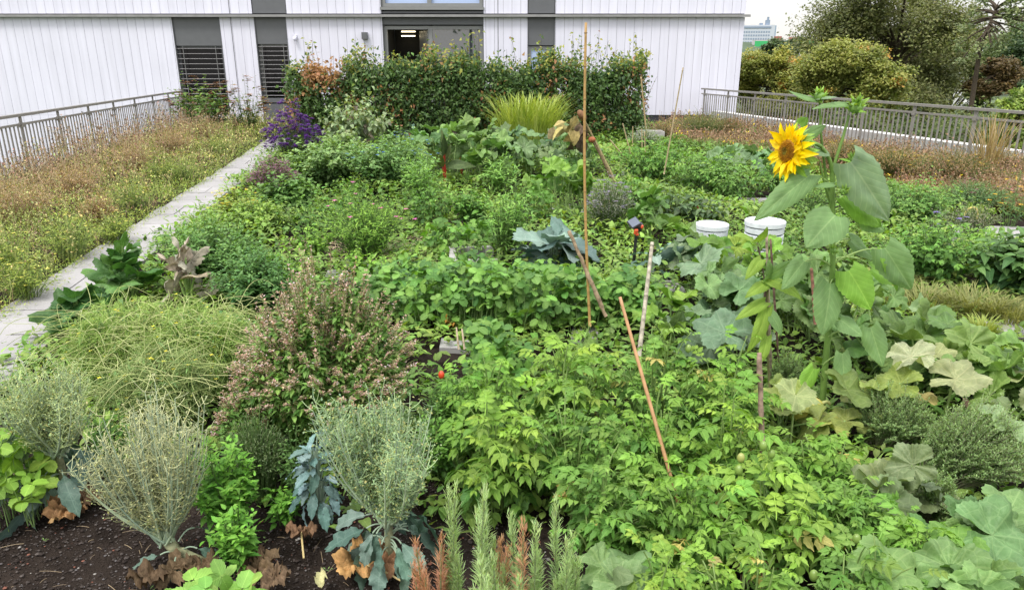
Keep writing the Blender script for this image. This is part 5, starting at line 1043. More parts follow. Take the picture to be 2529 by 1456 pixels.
# ------------------------------------------------------------------ stakes, canes, sticks
def stake(pt, pb, Yt, Yb, r, col, label, name='bamboo_cane', knots=True, cat='cane', bend=.0, mat='cane', parent=None, rough=0., group=None):
    a, b = at(*pt, Yt), at(*pb, Yb); t = thing(name, b, label, cat, group) if parent is None else parent
    n = 26; tt = np.linspace(0, 1, n)[:, None]; Pn = (b*(1-tt)+a*tt)-b
    s = np.random.default_rng(int(pt[0])); ax = np.cross(norm(a-b), [0, 1, 0]); Pn = Pn + ax*np.sin(tt*PI)*bend
    R = r*np.linspace(1.08, .85, n)
    if rough: R = R*(1+s.normal(0, rough, n)); Pn = Pn+s.normal(0, r*rough*.8, Pn.shape)
    m = MB(); tubes(m, Pn, R, col, 8, cap=True)
    o = m.build('rod', M[mat], t)
    if knots:
        m = MB()
        for k in np.linspace(.08, .97, max(3, int(np.linalg.norm(a-b)/.17))):
            i = k*(n-1); i0 = int(i); q = Pn[i0]+(Pn[min(i0+1, n-1)]-Pn[i0])*(i-i0); d = norm(a-b); tubes(m, np.array([q-d*.004, q, q+d*.004]), np.array([.9, 1.28, .9])*r, tuple(np.array(col)*.62), 8)
        m.build('knots', M[mat], t)
    return t
cane_c = (.44, .27, .10)
yb = G(1457, 845)[1]
stake((1447, 56), (1457, 805), yb*1.0, yb, .0085, cane_c, 'tallest straight bamboo cane in front of the strawberry bed', bend=.02)
stake((1405, 570), (1497, 782), yb+.05, yb-.1, .013, (.27, .20, .13), 'broken brown stick leaning against the tall bamboo cane', 'stick', False, 'stick', mat='bark', rough=.12)
stake((1611, 598), (1578, 880), 3.9, 3.6, .012, (.40, .36, .29), 'grey weathered stick leaning left above the tomatoes', 'stick', True, 'stick', mat='bark')
stake((1531, 733), (1700, 1330), 2.75, 2.35, .0078, (.46, .26, .13), 'smooth terracotta coloured stake leaning left in the tomatoes', 'stake', False, 'stake')
stake((1875, 870), (1887, 1260), 2.65, 2.5, .012, (.24, .17, .13), 'thick bark-covered stake upright in the tomatoes', 'stake', False, 'stake', mat='bark', rough=.10)
stake((1893, 580), (1905, 960), 3.75, 3.6, .008, (.30, .24, .18), 'thin pale stick behind the thin aubergine plant', 'stick', False, 'stick', mat='bark', rough=.1)
stake((1903, 590), (1926, 940), 3.8, 3.65, 0.0065, (.14, .09, .07), 'dark red-brown stick right of the thin pale one', 'stick', False, 'stick', mat='bark', rough=.1)
stake((2004, 662), (2014, 800), 4.2, 4.1, .010, (.20, .10, .07), 'short dark stick stump left of the sunflower stem', 'stick', False, 'stick', mat='bark', rough=.1)
stake((1750, 1090), (1810, 870), 2.9, 2.9, .008, (.42, .36, .27), 'pale stick slanting through the leaves left of the bark-covered stake', 'stick', False, 'stick', mat='bark', rough=.05) if False else None
stake((1687, 167), (1640, 430), 10.0, 10.0, .010, (.36, .29, .17), 'thin bamboo cane leaning right in front of the white wall')
stake((1583, 190), (1598, 345), 16.0, 16, .018, (.38, .28, .15), 'thin upright cane at the right end of the hedge')
for k, (x0, y0, x1, y1, Y, lab) in enumerate([(1538, 305, 1560, 390, 13.5, 'short cane just right of the feathery shrub, leaning right'), (1563, 312, 1562, 360, 14.5, 'short upright cane left of the silvery sage'),
                                              (1585, 318, 1586, 375, 14, 'short upright cane in the silvery sage'), (1632, 375, 1648, 430, 11, 'short cane leaning left, left of the thin leaning cane'),
                                              (1506, 345, 1552, 400, 12, 'cane lying aslant right of the dead sunflower'), (1592, 325, 1594, 420, 13, 'slim upright cane in the far tomato bush')]):
    stake((x0, y0), (x1, y1), Y, Y, .011, (.38, .30, .17), lab, knots=False, group='short canes in the far beds')
for k, (x0, y0, lab) in enumerate([(1127, 808, 'left one of two short split sticks at the bed edge'), (1141, 812, 'right one of two short split sticks at the bed edge')]):
    stake((x0, y0), (x0+6, 862), 4.05, 4.0, .006, (.42, .34, .24), lab, 'stick', False, 'stick', mat='bark')

# ------------------------------------------------------------------ dead sunflower leaning in the middle
p0 = at(1520, 452, 9.9); t = thing('dead_sunflower', p0, 'dead leaning sunflower with withered brown head behind the tall cane', 'dead sunflower'); q = lambda px, py, Y=9.9: at(px, py, Y)-p0
m = MB(); tubes(m, bez(q(1520, 452), q(1492, 390), q(1440, 292), 14), .022*np.linspace(1, .6, 14)[None], (.30, .25, .13), 8); tubes(m, bez(q(1512, 450, 9.8), q(1480, 370, 9.8), q(1450, 330, 9.8), 10), .012, (.16, .11, .07), 6); m.build('stalk', M['bark'], t)
m = MB(); ball('head', q(1437, 285, 9.85), .085, .05, (.16, .08, .04), M['dry'], t, tilt=.9); ball('head', q(1462, 345, 9.75), .05, .04, (.26, .09, .04), M['dry'], t)
rng = np.random.default_rng(9); Pn = np.array([q(1400+rng.uniform(-28, 32), 290+rng.uniform(-12, 40), 9.9+rng.uniform(-.15, .15)) for _ in range(12)])
m = MB(); scatter(m, T_['heart'], Pn, rng.normal(0, .5, (12, 3))+[-.3, 0, -.7], rng.normal(0, .6, (12, 3))+[0, -1, .5], .18, cl((.20, .17, .08), (.40, .33, .13), rng.uniform(0, 1, (12, 1))), rng)
Pn = np.array([q(1440+rng.uniform(-15, 25), 320+rng.uniform(-12, 40), 9.8) for _ in range(6)]); scatter(m, T_['heart'], Pn, rng.normal(0, .3, (6, 3))+[0, 0, -1], rng.normal(0, .6, (6, 3))+[0, -1, .2], .2, (.13, .10, .07), rng); m.build('leaves', M['dry'], t)

# ------------------------------------------------------------------ sunflower
SB = G(2028, 1040); SY = SB[1]
sf = thing('sunflower', SB, 'tall sunflower with one yellow bloom and green buds in front of the right railing', 'sunflower')
s_ = lambda px, py, dy=0.: at(px, py, SY+dy) - SB
SG = (.13, .22, .05)
m = MB()
main = np.array([s_(2026, 1045), s_(2038, 900, .01), s_(2050, 780, .01), s_(2057, 640), s_(2056, 520), s_(2056, 425)])
u = np.linspace(0, 5, 30); main = np.stack([np.interp(u, range(6), main[:, i]) for i in range(3)], 1)
tubes(m, main, .0145*np.linspace(1.15, .72, 30), SG, 10); m.build('stem', M['stem'], sf)
def branch(pts, r0, r1, c=SG, dy=None, name='branch'):
    Pn = np.array([s_(*p) for p in pts]); n = len(Pn); u = np.linspace(0, n-1, 6*n); 
    # smooth through points
    L_ = np.stack([np.interp(u, range(n), Pn[:, i]) for i in range(3)], 1)
    for _ in range(3): L_[1:-1] = (L_[:-2]+L_[1:-1]*2+L_[2:])/4
    m = MB(); tubes(m, L_, np.linspace(r0, r1, len(L_)), c, 8); return m.build(name, M['stem'], sf)
branch([(2056, 428), (2050, 395, -.01), (2030, 362, -.02), (2000, 348, -.03), (1972, 362, -.02)], .009, .0075)
branch([(2056, 428), (2062, 400), (2082, 340), (2097, 285)], .008, .006)
branch([(2054, 500), (2040, 440, .02), (2028, 340, .02), (2024, 250, .02)], .0075, .005)
branch([(2056, 520), (2035, 450, -.03), (2025, 400, -.04)], .006, .004)
branch([(2058, 428), (2075, 412, -.04), (2110, 405, -.06)], .006, .004)
def heart(att, tip, w_, nrm, col, bend=.02, fold=.25, root=None, und=.03, seed=0, lobes=.04, prof=None, name='leaf', parent=None, mat='big', petr=.0035, off=None, cross=13, pc=(.22, .32, .10)):
    """one broad leaf from its attachment to its tip (points of the plant), w_ wide"""
    rr = random.Random(seed); a, b = np.array(att), np.array(tip); L_ = np.linalg.norm(b-a); y = norm(b-a); z = norm(np.array(nrm, float)); x = norm(np.cross(y, z)); z = np.cross(x, y)
    nu, nv = 18, cross; V, U, H = [], [], []
    for i in range(nu+1):
        t = i/nu; hw = (.62+.38*math.sin(PI/2*t/.25) if t < .25 else math.cos(PI/2*(t-.25)/.75)**.8)*w_/2*(1+lobes*(1 if i % 2 else -1)); hw = max(hw, .001)
        for j in range(nv):
            c = 2*j/(nv-1)-1; back = -.13*L_*abs(c)**1.5*max(0, 1-t*5)
            zz = fold*abs(c)*hw*1.0 - bend*4*L_*(t-.5)**2 + bend*L_ + und*w_*math.sin(t*11+seed+c*2)*abs(c) + und*w_*.5*math.cos(c*9+t*5) - .35*abs(c)**3*hw
            V.append(a+y*(t*L_+back)+x*c*hw+z*zz); U.append((c*hw/max(w_, .01), t*1.0)); H.append(1.0)
    F = [(i*nv+j, i*nv+j+1, (i+1)*nv+j+1, (i+1)*nv+j) for i in range(nu) for j in range(nv-1)]
    m = MB(); m.add(V, F, col, np.array(U)); o = m.build(name, M[mat], parent or sf)
    if root is not None:
        m = MB(); r0 = np.array(root); tubes(m, bez(r0, cl(r0, a, .55)+UP*np.linalg.norm(a-r0)*.22, a+y*.01, 9), petr*np.linspace(1.25, .8, 9)[None], pc, 6); m.build('leaf_stalk', M['stem'], o)
    return o
M['sun'] = attrmat('leaf_sunflower', .6, .33, 'pinnate', nscale=11, mottle=.22, gain=1.1, vb=.10, vs=.75, spec=.2)
LG = (.165, .275, .11); LB = (.17, .33, .05); LW = (.20, .29, .17)
H = lambda a, t, w_, n, c, rt, **k: heart(s_(*a), s_(*t), .82*w_*SY/FPX, n, c, root=None if rt is None else s_(*rt), mat='sun', **k)
H((2100, 400, -.08), (2195, 545, -.05), 130, (-.35, -.8, .55), LW, (2062, 425), seed=1, bend=.03)
H((2000, 432, -.08), (1862, 545, -.18), 78, (.3, -.75, .6), LG, (2052, 460), seed=2, bend=.05)
H((2062, 532, -.09), (1990, 612, -.2), 125, (-.1, -.75, .65), LG, None, seed=3, bend=.05)
H((2090, 478, .02), (2175, 560, .06), 120, (-.2, -.7, .7), LB, (2060, 505), seed=4, bend=.08)
H((2125, 530, .08), (2185, 572, .08), 75, (-.1, -.8, .6), LG, (2060, 520), seed=5)
H((2185, 612, -.04), (2250, 715, -.06), 105, (-.45, -.75, .45), LG, (2060, 650), seed=6, bend=.06)
H((2185, 614, -.02), (2215, 718, -.02), 80, (.5, -.8, .3), LB, None, seed=16, bend=.06)
H((2095, 668, -.06), (2150, 765, -.12), 110, (-.15, -.8, .55), LB, (2058, 700), seed=7, bend=.06)
H((2050, 700, -.05), (2030, 830, -.12), 100, (.1, -.9, .4), LG, (2057, 690), seed=8, bend=.05)
H((1985, 645, -.1), (1930, 715, -.18), 65, (.3, -.8, .5), LG, (2050, 655), seed=9)
H((2150, 808, -.06), (2180, 905, -.1), 75, (-.2, -.9, .3), LG, (2045, 830), seed=10)
H((2080, 872, -.05), (2085, 955, -.08), 62, (.1, -.9, .3), LG, (2033, 900), seed=11)
H((2010, 910, -.06), (1965, 985, -.1), 55, (.2, -.8, .5), LB, (2035, 940), seed=12)
H((2075, 790, -.04), (2130, 830, -.1), 70, (0, -.6, .8), LG, (2045, 800), seed=13)
H((2012, 245, 0), (1948, 224, -.05), 28, (0, -.6, .8), LG, None, seed=14, und=.01, bend=-.04)
H((2020, 243, -.01), (2068, 240, -.08), 18, (0, -.6, .8), LW, None, seed=15, und=.01)
H((2092, 258, -.02), (2005, 270, -.1), 26, (0, -.6, .8), LG, None, seed=17, und=.01, bend=.05)
H((1990, 335, .02), (2040, 310, -.02), 40, (-.2, -.8, .5), LG, (2005, 350), seed=18)
H((2010, 365, .0), (2050, 385, -.03), 36, (0, -.8, .5), LW, (2005, 352), seed=19)
H((2110, 400, .02), (2070, 392, .0), 14, (0, -.6, .8), LB, None, seed=20, und=.01)
H((2060, 455, -.05), (2005, 462, -.09), 22, (0, -.6, .8), LG, None, seed=21, und=.01)
H((1975, 308, .02), (1995, 290, .03), 34, (0, -.8, .5), LB, None, seed=22)
H((2040, 560, .08), (1985, 590, .12), 60, (0, -.6, .8), LG, (2056, 580), seed=23)
H((2150, 660, .1), (2215, 700, .16), 80, (0, -.6, .8), LB, (2058, 640), seed=24)
H((2100, 590, .1), (2160, 640, .14), 80, (0, -.6, .8), LG, (2058, 610), seed=25)
# bloom
hc = s_(1947, 373, -.06); hn = norm(np.array([-.95, -.31, .05])); hx = norm(np.cross(UP, hn)); hy = np.cross(hn, hx)
bl = bpy.data.objects.new('flower_head', None); COL.objects.link(bl)
def hv(x, y, z): return hc + hx*x + hy*y + hn*z
def disc(name, R, zf, rings, k, col, mat, nz=0):
    m = MB(); V = []; 
    for i in range(rings+1):
        for j in range(k):
            a = 2*PI*j/k; r = R*i/rings; V.append(hv(r*math.cos(a), r*math.sin(a), zf(i/rings)))
    F = [(i*k+j, i*k+(j+1) % k, (i+1)*k+(j+1) % k, (i+1)*k+j) for i in range(rings) for j in range(k)]
    m.add(V, F, col); return m.build(name, mat, None)
bpy.data.objects.remove(bl)
R_D = .050
rec = disc('flower_head', .085, lambda q: -.035+.03*q*q, 6, 28, (.14, .24, .05), M['stem']); rec.parent = sf
dm = attrmat('disc', .8, 0, None, mottle=.4, nscale=300)
d_ = disc('disc', R_D, lambda q: .006+.010*math.sin(q*PI)-.006*(q < .3), 12, 40, (.42, .22, .03), dm); d_.parent = rec
rng = np.random.default_rng(21); n = 900; i = np.arange(n); a = i*2.39996; r = R_D*.99*np.sqrt((i+.5)/n); q = r/R_D
C = np.where(q[:, None] < .33, np.array((.30, .30, .06)), cl((.78, .48, .03), (.30, .12, .02), rng.uniform(0, 1, (n, 1))**1.3))
pos = hc + hx*(r*np.cos(a))[:, None]+hy*(r*np.sin(a))[:, None]+hn*(.008+.010*np.sin(q*PI))[:, None]
m = MB(); scatter(m, T_['tiny'], pos, hn+rng.normal(0, .25, (n, 3)), hy, .0095, C, rng, sx=.9); fl = m.build('florets', M['petal'], rec)
for layer, (cnt, z, L0) in enumerate(((20, .004, .085), (21, -.006, .098), (14, -.003, .075))):
    m = MB(); a = (np.arange(cnt)+.5*layer)*2*PI/cnt+rng.normal(0, .08, cnt); rad = R_D*.93; dirs = hx*np.cos(a)[:, None]+hy*np.sin(a)[:, None]
    pos = hc+dirs*rad+hn*z; tilt = rng.normal(.12, .3, cnt)
    right = dirs@np.array([1, 0, 0]) > .45; tilt = np.where(right & (rng.uniform(0, 1, cnt) < .55), rng.uniform(.9, 1.8, cnt), tilt)
    Tp = [ribbon(9, .44, 'lance', .35, d, cols=5, wave=.05, ph=d*9) for d in (-.15, .1, .3)]
    scatter(m, Tp, pos, dirs*np.cos(tilt)[:, None]+hn*np.sin(tilt)[:, None]+rng.normal(0, .07, (cnt, 3)), hn, L0*rng.uniform(.75, 1.1, cnt), cl((1., .66, .001), (1., .78, .004), rng.uniform(0, 1, (cnt, 1))), rng, cj=.02, sx=rng.uniform(.8, 1.2, cnt)); pe = m.build('petals', M['petal'], rec)
n = 26; a = np.arange(n)*2*PI/n; dirs = hx*np.cos(a)[:, None]+hy*np.sin(a)[:, None]; m = MB()
scatter(m, T_['ovate'], hc+dirs*.065-hn*.025, dirs*.8-hn*.35+rng.normal(0, .15, (n, 3)), hn, .06*rng.uniform(.8, 1.3, n), (.18, .30, .06), rng); m.build('sepals', M['leaf'], rec)
def bud(px, py, R, dy=0., up=(0, -.3, 1)):
    c = s_(px, py, dy); o = ball('bud', c, R, R*.85, (.13, .24, .05), M['stem'], sf); m = MB(); n = 34; v = norm(rng.normal(0, 1, (n, 3))+np.array(up)*.7)
    scatter(m, T_['lance'], v*R*.7, v+norm(np.array(up, float))*.6, rng.normal(0, 1, (n, 3)), R*1.35*rng.uniform(.7, 1.2, n), cl((.11, .21, .04), (.24, .38, .08), rng.uniform(0, 1, (n, 1))), rng, sx=1.6); m.build('bracts', M['leaf'], o)
bud(2114, 266, .030, -.03); bud(2024, 238, .024, 0); bud(2108, 392, .018, -.06); bud(2085, 472, .018, -.08); bud(2058, 618, .014, -.09)

# ------------------------------------------------------------------ thin aubergine right of the tomatoes
ab = G(1905, 1000); ag = thing('aubergine_plant', ab, 'thin upright aubergine with long curling yellow-green leaves between two sticks', 'aubergine plant'); AY = ab[1]; a_ = lambda px, py, dy=0.: at(px, py, AY+dy)-ab
m = MB(); tubes(m, bez(a_(1905, 1000), a_(1890, 850), a_(1897, 690), 14), .006, (.16, .15, .07), 7); tubes(m, bez(a_(1893, 780), a_(1895, 700), a_(1870, 600), 10), .004, (.14, .08, .09), 6); tubes(m, bez(a_(1893, 800), a_(1880, 740), a_(1897, 680), 10), .004, (.14, .08, .09), 6); m.build('stems', M['stem'], ag)
YG = (.22, .34, .06)
for k, (a, b, w_, c, n_) in enumerate([((1865, 600), (1810, 582), 30, YG, (0, -.5, .9)), ((1868, 596), (1895, 560), 32, YG, (.3, -.8, .4)), ((1895, 700), (1840, 735), 34, YG, (0, -.6, .8)), ((1895, 690), (1985, 745), 42, YG, (.2, -.6, .8)),
        ((1893, 760), (1845, 870), 42, YG, (.2, -.9, .3)), ((1893, 690), (1895, 640), 34, LG, (.3, -.8, .4)), ((1900, 680), (1960, 640), 38, LG, (.3, -.8, .4)), ((1890, 745), (1815, 790), 34, YG, (0, -.7, .6)), ((1880, 640), (1840, 690), 32, YG, (0, -.7, .6)),
        ((1900, 770), (1930, 830), 34, LG, (.2, -.9, .3)), ((1935, 700), (1970, 650), 44, LG, (.5, -.8, .3)), ((1895, 830), (1870, 905), 32, YG, (.1, -.9, .3))]):
    heart(a_(*a, -.02), a_(*b, -.08), w_*AY/FPX, n_, c, bend=.12, seed=k, parent=ag, mat='sun', root=a_(a[0]*.5+1893*.5, a[1]+18), petr=.002, name='leaf')

# ------------------------------------------------------------------ long leaves among tomatoes, pumpkin leaves drawn one by one near the camera
def bigleaf(px, py, Y, size, az, nrm, col, label, k=0, kind='pump', mat='big', el=0., name='pumpkin_leaf', cat='leaf', zero=None):
    c = at(px, py, Y); root = np.array([c[0]+.03, c[1]+.05, 0]); t = thing(name, root, label, cat); c = c-root
    m = MB(); SEED[0] += 1; rng = np.random.default_rng(SEED[0]); Yd = np.array([[math.cos(az)*math.cos(el), math.sin(az)*math.cos(el), math.sin(el)]])
    scatter(m, [T_[kind][k % len(T_[kind])]], [c], Yd, np.array(nrm, float), [size], [col], rng, cj=.02); m.build('blade', M[mat], t)
    if c[2] > .06:
        m = MB(); tubes(m, bez((0, 0, 0), (0, .03, c[2]*.7), c, 8), .0055, (.24, .32, .12), 7); m.build('leaf_stalk', M['stem'], t)
for k, (px, py, Y, sz, az, nrm, col, lab) in enumerate([
    (2180, 1405, 1.78, .21, .5, (-.1, -.5, 1), (.17, .29, .09), 'broad veined pumpkin leaf at the bottom edge, third from the right corner'),
    (2345, 1400, 1.80, .22, 2.4, (-.1, -.5, 1), (.17, .29, .10), 'wide veined grey-green pumpkin leaf at the bottom edge'),
    (2450, 1320, 1.95, .25, -.2, (-.2, -.6, 1), (.14, .26, .10), 'largest veined pumpkin leaf near the bottom right corner'),
    (2365, 1345, 1.93, .17, 1.9, (0, -.7, .9), (.15, .30, .06), 'bright green pumpkin leaf between the two largest veined ones'),
    (2495, 1255, 2.1, .20, .8, (-.1, -.4, 1), (.17, .29, .10), 'veined pumpkin leaf cut by the right edge, above the largest one'),
    (1490, 1400, 1.82, .155, -2.2, (.1, -.6, 1), (.17, .27, .10), 'pale broad pumpkin leaf at the bottom beside the rosemary'),
    (1530, 1440, 1.72, .16, -.6, (0, -.6, 1), (.17, .27, .11), 'pumpkin leaf at the bottom edge in front of the pale broad one'),
    (2480, 1045, 2.75, .21, 1.2, (-.1, -.8, .8), (.22, .32, .15), 'rounded pale pumpkin leaf standing alone right of the thyme mound'),
    (2360, 935, 3.15, .25, -.4, (0, -.5, 1), (.29, .33, .16), 'cream coloured dying pumpkin leaf above the thyme mound'),
    (2250, 880, 3.3, .24, 2.7, (0, -.4, 1), (.34, .38, .22), 'pale grey pumpkin leaf curling left of the cream one'),
    (1965, 975, 2.95, .21, -2., (0, -.6, 1), (.28, .34, .14), 'yellowing squash leaf at the left of the sunflower foot'),
    (1730, 650, 5.2, .40, -1.3, (-.1, -.9, .6), (.17, .26, .15), 'grey veined squash leaf in front of the left white bin'),
    (1790, 820, 3.6, .30, 2.5, (0, -.6, .9), (.14, .23, .14), 'big dull blue-green leaf behind the thin aubergine'),
    (2300, 790, 4.2, .34, .3, (0, -.4, 1), (.20, .30, .14), 'cupped pumpkin leaf in front of the grass patch')]):
    bigleaf(px, py, Y, sz, az, nrm, col, lab, k)
# dry leaves lying on the soil
for k, (px, py, sz, az, col, lab, kind) in enumerate([
    (165, 1265, .17, -2.2, (.34, .20, .11), 'dry tan leaf with holes on the soil below the left broccoli', 'pump'), (205, 1235, .15, .4, (.22, .14, .10), 'crumpled brown leaf behind the tan one', 'pump'),
    (745, 1325, .13, 1.9, (.22, .13, .09), 'crinkled brown dead leaf alone on the dark soil', 'pump'), (795, 1412, .09, -1.4, (.44, .44, .27), 'small pale cream leaf on the soil at the front', 'kale'),
    (885, 1400, .19, 2.8, (.52, .32, .15), 'large orange-tan dry leaf at the foot of the largest broccoli', 'pump'), (950, 1400, .14, .2, (.42, .24, .16), 'pinkish brown curled leaf right of the orange-tan one', 'pump'),
    (370, 1440, .16, 1, (.12, .08, .055), 'dark brown rotten leaf heap, left part', 'pump'), (430, 1420, .14, 3, (.14, .10, .07), 'dark brown rotten leaf heap, middle part', 'zuc'), (500, 1405, .15, 5, (.13, .09, .06), 'dark brown rotten leaf heap, right part', 'pump'),
    (640, 1410, .16, 2, (.19, .13, .09), 'brown withered leaf behind the lime strawberry leaves', 'zuc'), (680, 1440, .13, 4, (.16, .11, .08), 'brown withered leaf right of the lime strawberry leaves', 'pump'), (620, 1385, .10, .7, (.17, .11, .08), 'small brown leaf in front of the low mint sprigs', 'pump'),
    (1900, 1440, .17, 1.4, (.30, .19, .13), 'brown curled leaf at the bottom edge under the tomatoes', 'pump'), (1850, 1425, .14, .3, (.15, .10, .08), 'dark dead leaf left of the brown curled one', 'pump'),
    (2455, 1110, .15, 1, (.17, .11, .08), 'withered brown leaf right of the thyme mound', 'zuc'), (2400, 1010, .10, 2, (.16, .11, .09), 'small withered brown leaf above the thyme mound', 'pump'),
    (2385, 1290, .12, 1.5, (.30, .29, .10), 'folded yellowish leaf with a brown tip in front of the trailing thyme', 'kale'), (1110, 805, .12, 1.2, (.45, .25, .06), 'orange wilted leaf at the foot of the strawberries', 'pump'),
    (120, 1300, .09, 1.2, (.40, .26, .14), 'small tan leaf scrap on the soil', 'kale')]):
    c = G(px, py, .03); t = thing('dead_leaf', c, lab, 'dead leaf', 'dead leaves on the soil'); m = MB(); SEED[0] += 1; rng = np.random.default_rng(SEED[0])
    T = T_[kind][k % len(T_[kind])]; V, F, Hh, U = T; V = V.copy(); V[:, 2] = V[:, 2]*1.5+.12*np.sin(V[:, 0]*19+k)*np.cos(V[:, 1]*16+k)+.05*np.sin(V[:, 0]*41+V[:, 1]*37)+.02*rng.normal(0, 1, len(V)); T = (V, F, Hh, U)
    scatter(m, [T], [(0, 0, .02)], [[math.cos(az), math.sin(az), 0]], (rng.normal(0, .2), -.25, 1), [sz*.88], [np.array(col)*[.85, .84, .68]], rng, cj=.03); m.build('blade', M['dry'], t)
    if k in (0, 2, 4, 5, 12): 
        m = MB(); d = np.array([-math.cos(az), -math.sin(az), 0]); tubes(m, bez((0, 0, .02), d*sz*.5+UP*.02, d*sz*.9-UP*.01, 6), .004, (.42, .33, .15), 6); m.build('leaf_stalk', M['stem'], t)
# pale squash fruit
t = thing('squash', at(1990, 1002, 3.15)*np.array([1, 1, 0]), 'pale yellow squash lying left of the sunflower foot', 'squash'); o = ball('fruit', at(1990, 1010, 3.15)-np.array(t.location), .06, .085, (.50, .45, .10), M['fruit'], t, 14, 18, tilt=1.2)
m = MB(); tubes(m, bez(np.array(o.location)+[.07, 0, .03], np.array(o.location)+[.1, 0, .05], np.array(o.location)+[.12, .02, .02], 5), .009, (.3, .32, .12), 6); m.build('stalk', M['stem'], t)
# cut stem on soil
t = thing('cut_stalk', G(460, 1388), 'short pale cut stalk standing on the soil below the dry-seeded broccoli', 'stalk'); m = MB(); tubes(m, np.array([[0, 0, .004], [0, 0, .01], [-.004, 0, .03], [-.006, 0, .06]]), np.array([.011, .009, .006, .0065]), (.48, .48, .26), 9, cap=True); m.build('stalk', M['stem'], t)

# ------------------------------------------------------------------ solar light and white bins
p = G(1562, 690); t = thing('solar_light', p, 'black solar spotlight with orange clips on a ground spike', 'solar light'); Y = p[1]; z1 = at(1567, 575, Y)[2]
blk = solid('black_plastic', (.02, .02, .022), .4); org = solid('orange_clip', (.7, .10, .03), .45); pvm = solid('solar_cell', (.10, .12, .17), .2, spec=.8)
m = MB(); tubes(m, np.array([[0, 0, 0], [.004, 0, z1*.5], [.012, 0, z1]]), .013, (.5,)*3, 8); m.build('pole', blk, t)
def obox(name, c, sx, sy, sz_, rot, mat, bev=.006):
    m = MB(); box(m, -sx/2, sx/2, -sy/2, sy/2, -sz_/2, sz_/2); o = m.build(name, mat, t, False); o.location = c; o.rotation_euler = rot; b = o.modifiers.new('b', 'BEVEL'); b.width = bev; return o
obox('lamp_housing', (.025, .015, z1+.05), .08, .065, .075, (.5, .2, .4), blk, .015)
obox('solar_panel', (-.015, -.015, z1+.088), .10, .085, .012, (.75, -.35, .5), blk)
obox('solar_cell', (-.017, -.021, z1+.0955), .085, .07, .004, (.75, -.35, .5), pvm, .001)
obox('clip', (.0, -.045, z1+.02), .035, .02, .045, (.3, 0, .3), org); obox('clip', (.05, -.04, z1+.06), .02, .02, .03, (.3, 0, .3), org); obox('clip', (.012, -.035, z1-.005), .03, .02, .02, (0, 0, .3), org)
plas = solid('white_plastic', (.64, .67, .72), .5, noise=.14, nscale=14, spec=.4); pdark = solid('gap_dark', (.10, .12, .15), .6)
def bin_(bx, by, ty, hw, label):
    p, r, h = dim(bx, by, ty, hw); h = at(bx, ty+8, p[1])[2]; t = thing('compost_bin', p, label, 'bin', 'white ringed plastic bins'); z = 0; k = 0; rh = .062
    m = MB(); n = int(h/rh); core = MB(); tubes(core, np.array([[0, 0, 0], [0, 0, h-.02]]), r*.9, (.5,)*3, 40); core.build('core', pdark, t)
    for k in range(n):
        z0 = h-.045-(k+1)*rh; 
        if z0 < -.05: break
        mm = MB(); tubes(mm, np.array([[0, 0, z0+.0], [0, 0, z0+.006], [0, 0, z0+rh-.016], [0, 0, z0+rh-.010]]), np.array([.90, .955, .955, .90])*r, (.5,)*3, 40); mm.build('ring', plas, t, False)
    mm = MB(); tubes(mm, np.array([[0, 0, h-.05], [0, 0, h-.044], [0, 0, h-.008], [0, 0, h-.003], [0, 0, h-.0015], [0, 0, h-.001], [0, 0, h-.0]]), np.array([.93, 1, 1, .97, .82, .5, .001])*r, (.5,)*3, 40); mm.build('lid', plas, t, False)
    mm = MB(); 
    for a in (.5, 2.6, 4.7): tubes(mm, np.array([[r*.86*math.cos(a), r*.86*math.sin(a), h-.002], [r*.86*math.cos(a), r*.86*math.sin(a), h+.003]]), .006, (.5,)*3, 8, cap=True)
    mm.build('screws', pdark, t)
bin_(1750, 655, 543, 40, 'left and smaller white ringed bin with a round lid')
bin_(1877, 665, 535, 48, 'right white ringed bin, partly behind the left sunflower leaf')
# yellow bean hoop near the right paving
t = thing('yellow_hoop', G(2400, 560), 'curved pale yellow stalk arching over the grey catmint', 'stalk'); Y = G(2400, 560)[1]; c = lambda px, py: at(px, py, Y)-np.array(t.location)
m = MB(); tubes(m, np.concatenate([bez(c(2380, 540), c(2385, 512), c(2405, 512), 6)[0], bez(c(2405, 512), c(2418, 514), c(2413, 540), 6)[0][1:]]), .01, (.50, .42, .13), 6); m.build('stalk', M['stem'], t)

# ------------------------------------------------------------------ meadows, ground cover and pebbles (nobody could count them)
def inpoly(P, poly):
    x, y = P[:, 0], P[:, 1]; c = np.zeros(len(P), bool); n = len(poly)
    for i in range(n):
        (x1, y1), (x2, y2) = poly[i], poly[(i+1) % n]
        c ^= ((y1 > y) != (y2 > y)) & (x < (x2-x1)*(y-y1)/(y2-y1+1e-12)+x1)
    return c
def sample(poly, n, rng):
    a = np.array(poly); lo, hi = a.min(0), a.max(0); out = np.zeros((0, 2))
    while len(out) < n:
        P = rng.uniform(lo, hi, (n*2, 2)); out = np.concatenate([out, P[inpoly(P, poly)]])
    return out[:n]
def wavy(P, s, k): return .5+.5*np.sin(P[:, 0]*s+k+1.3*np.sin(P[:, 1]*s*.7+k))*np.cos(P[:, 1]*s*.8+1.7*k)
def near(poly, n, rng, p=1.):
    """denser close to the camera"""
    c = sample(poly, int(n*4), rng); w_ = 1/np.maximum(c[:, 1], 1)**p; w_ /= w_.max(); return c[rng.uniform(0, 1, len(c)) < w_][:n]
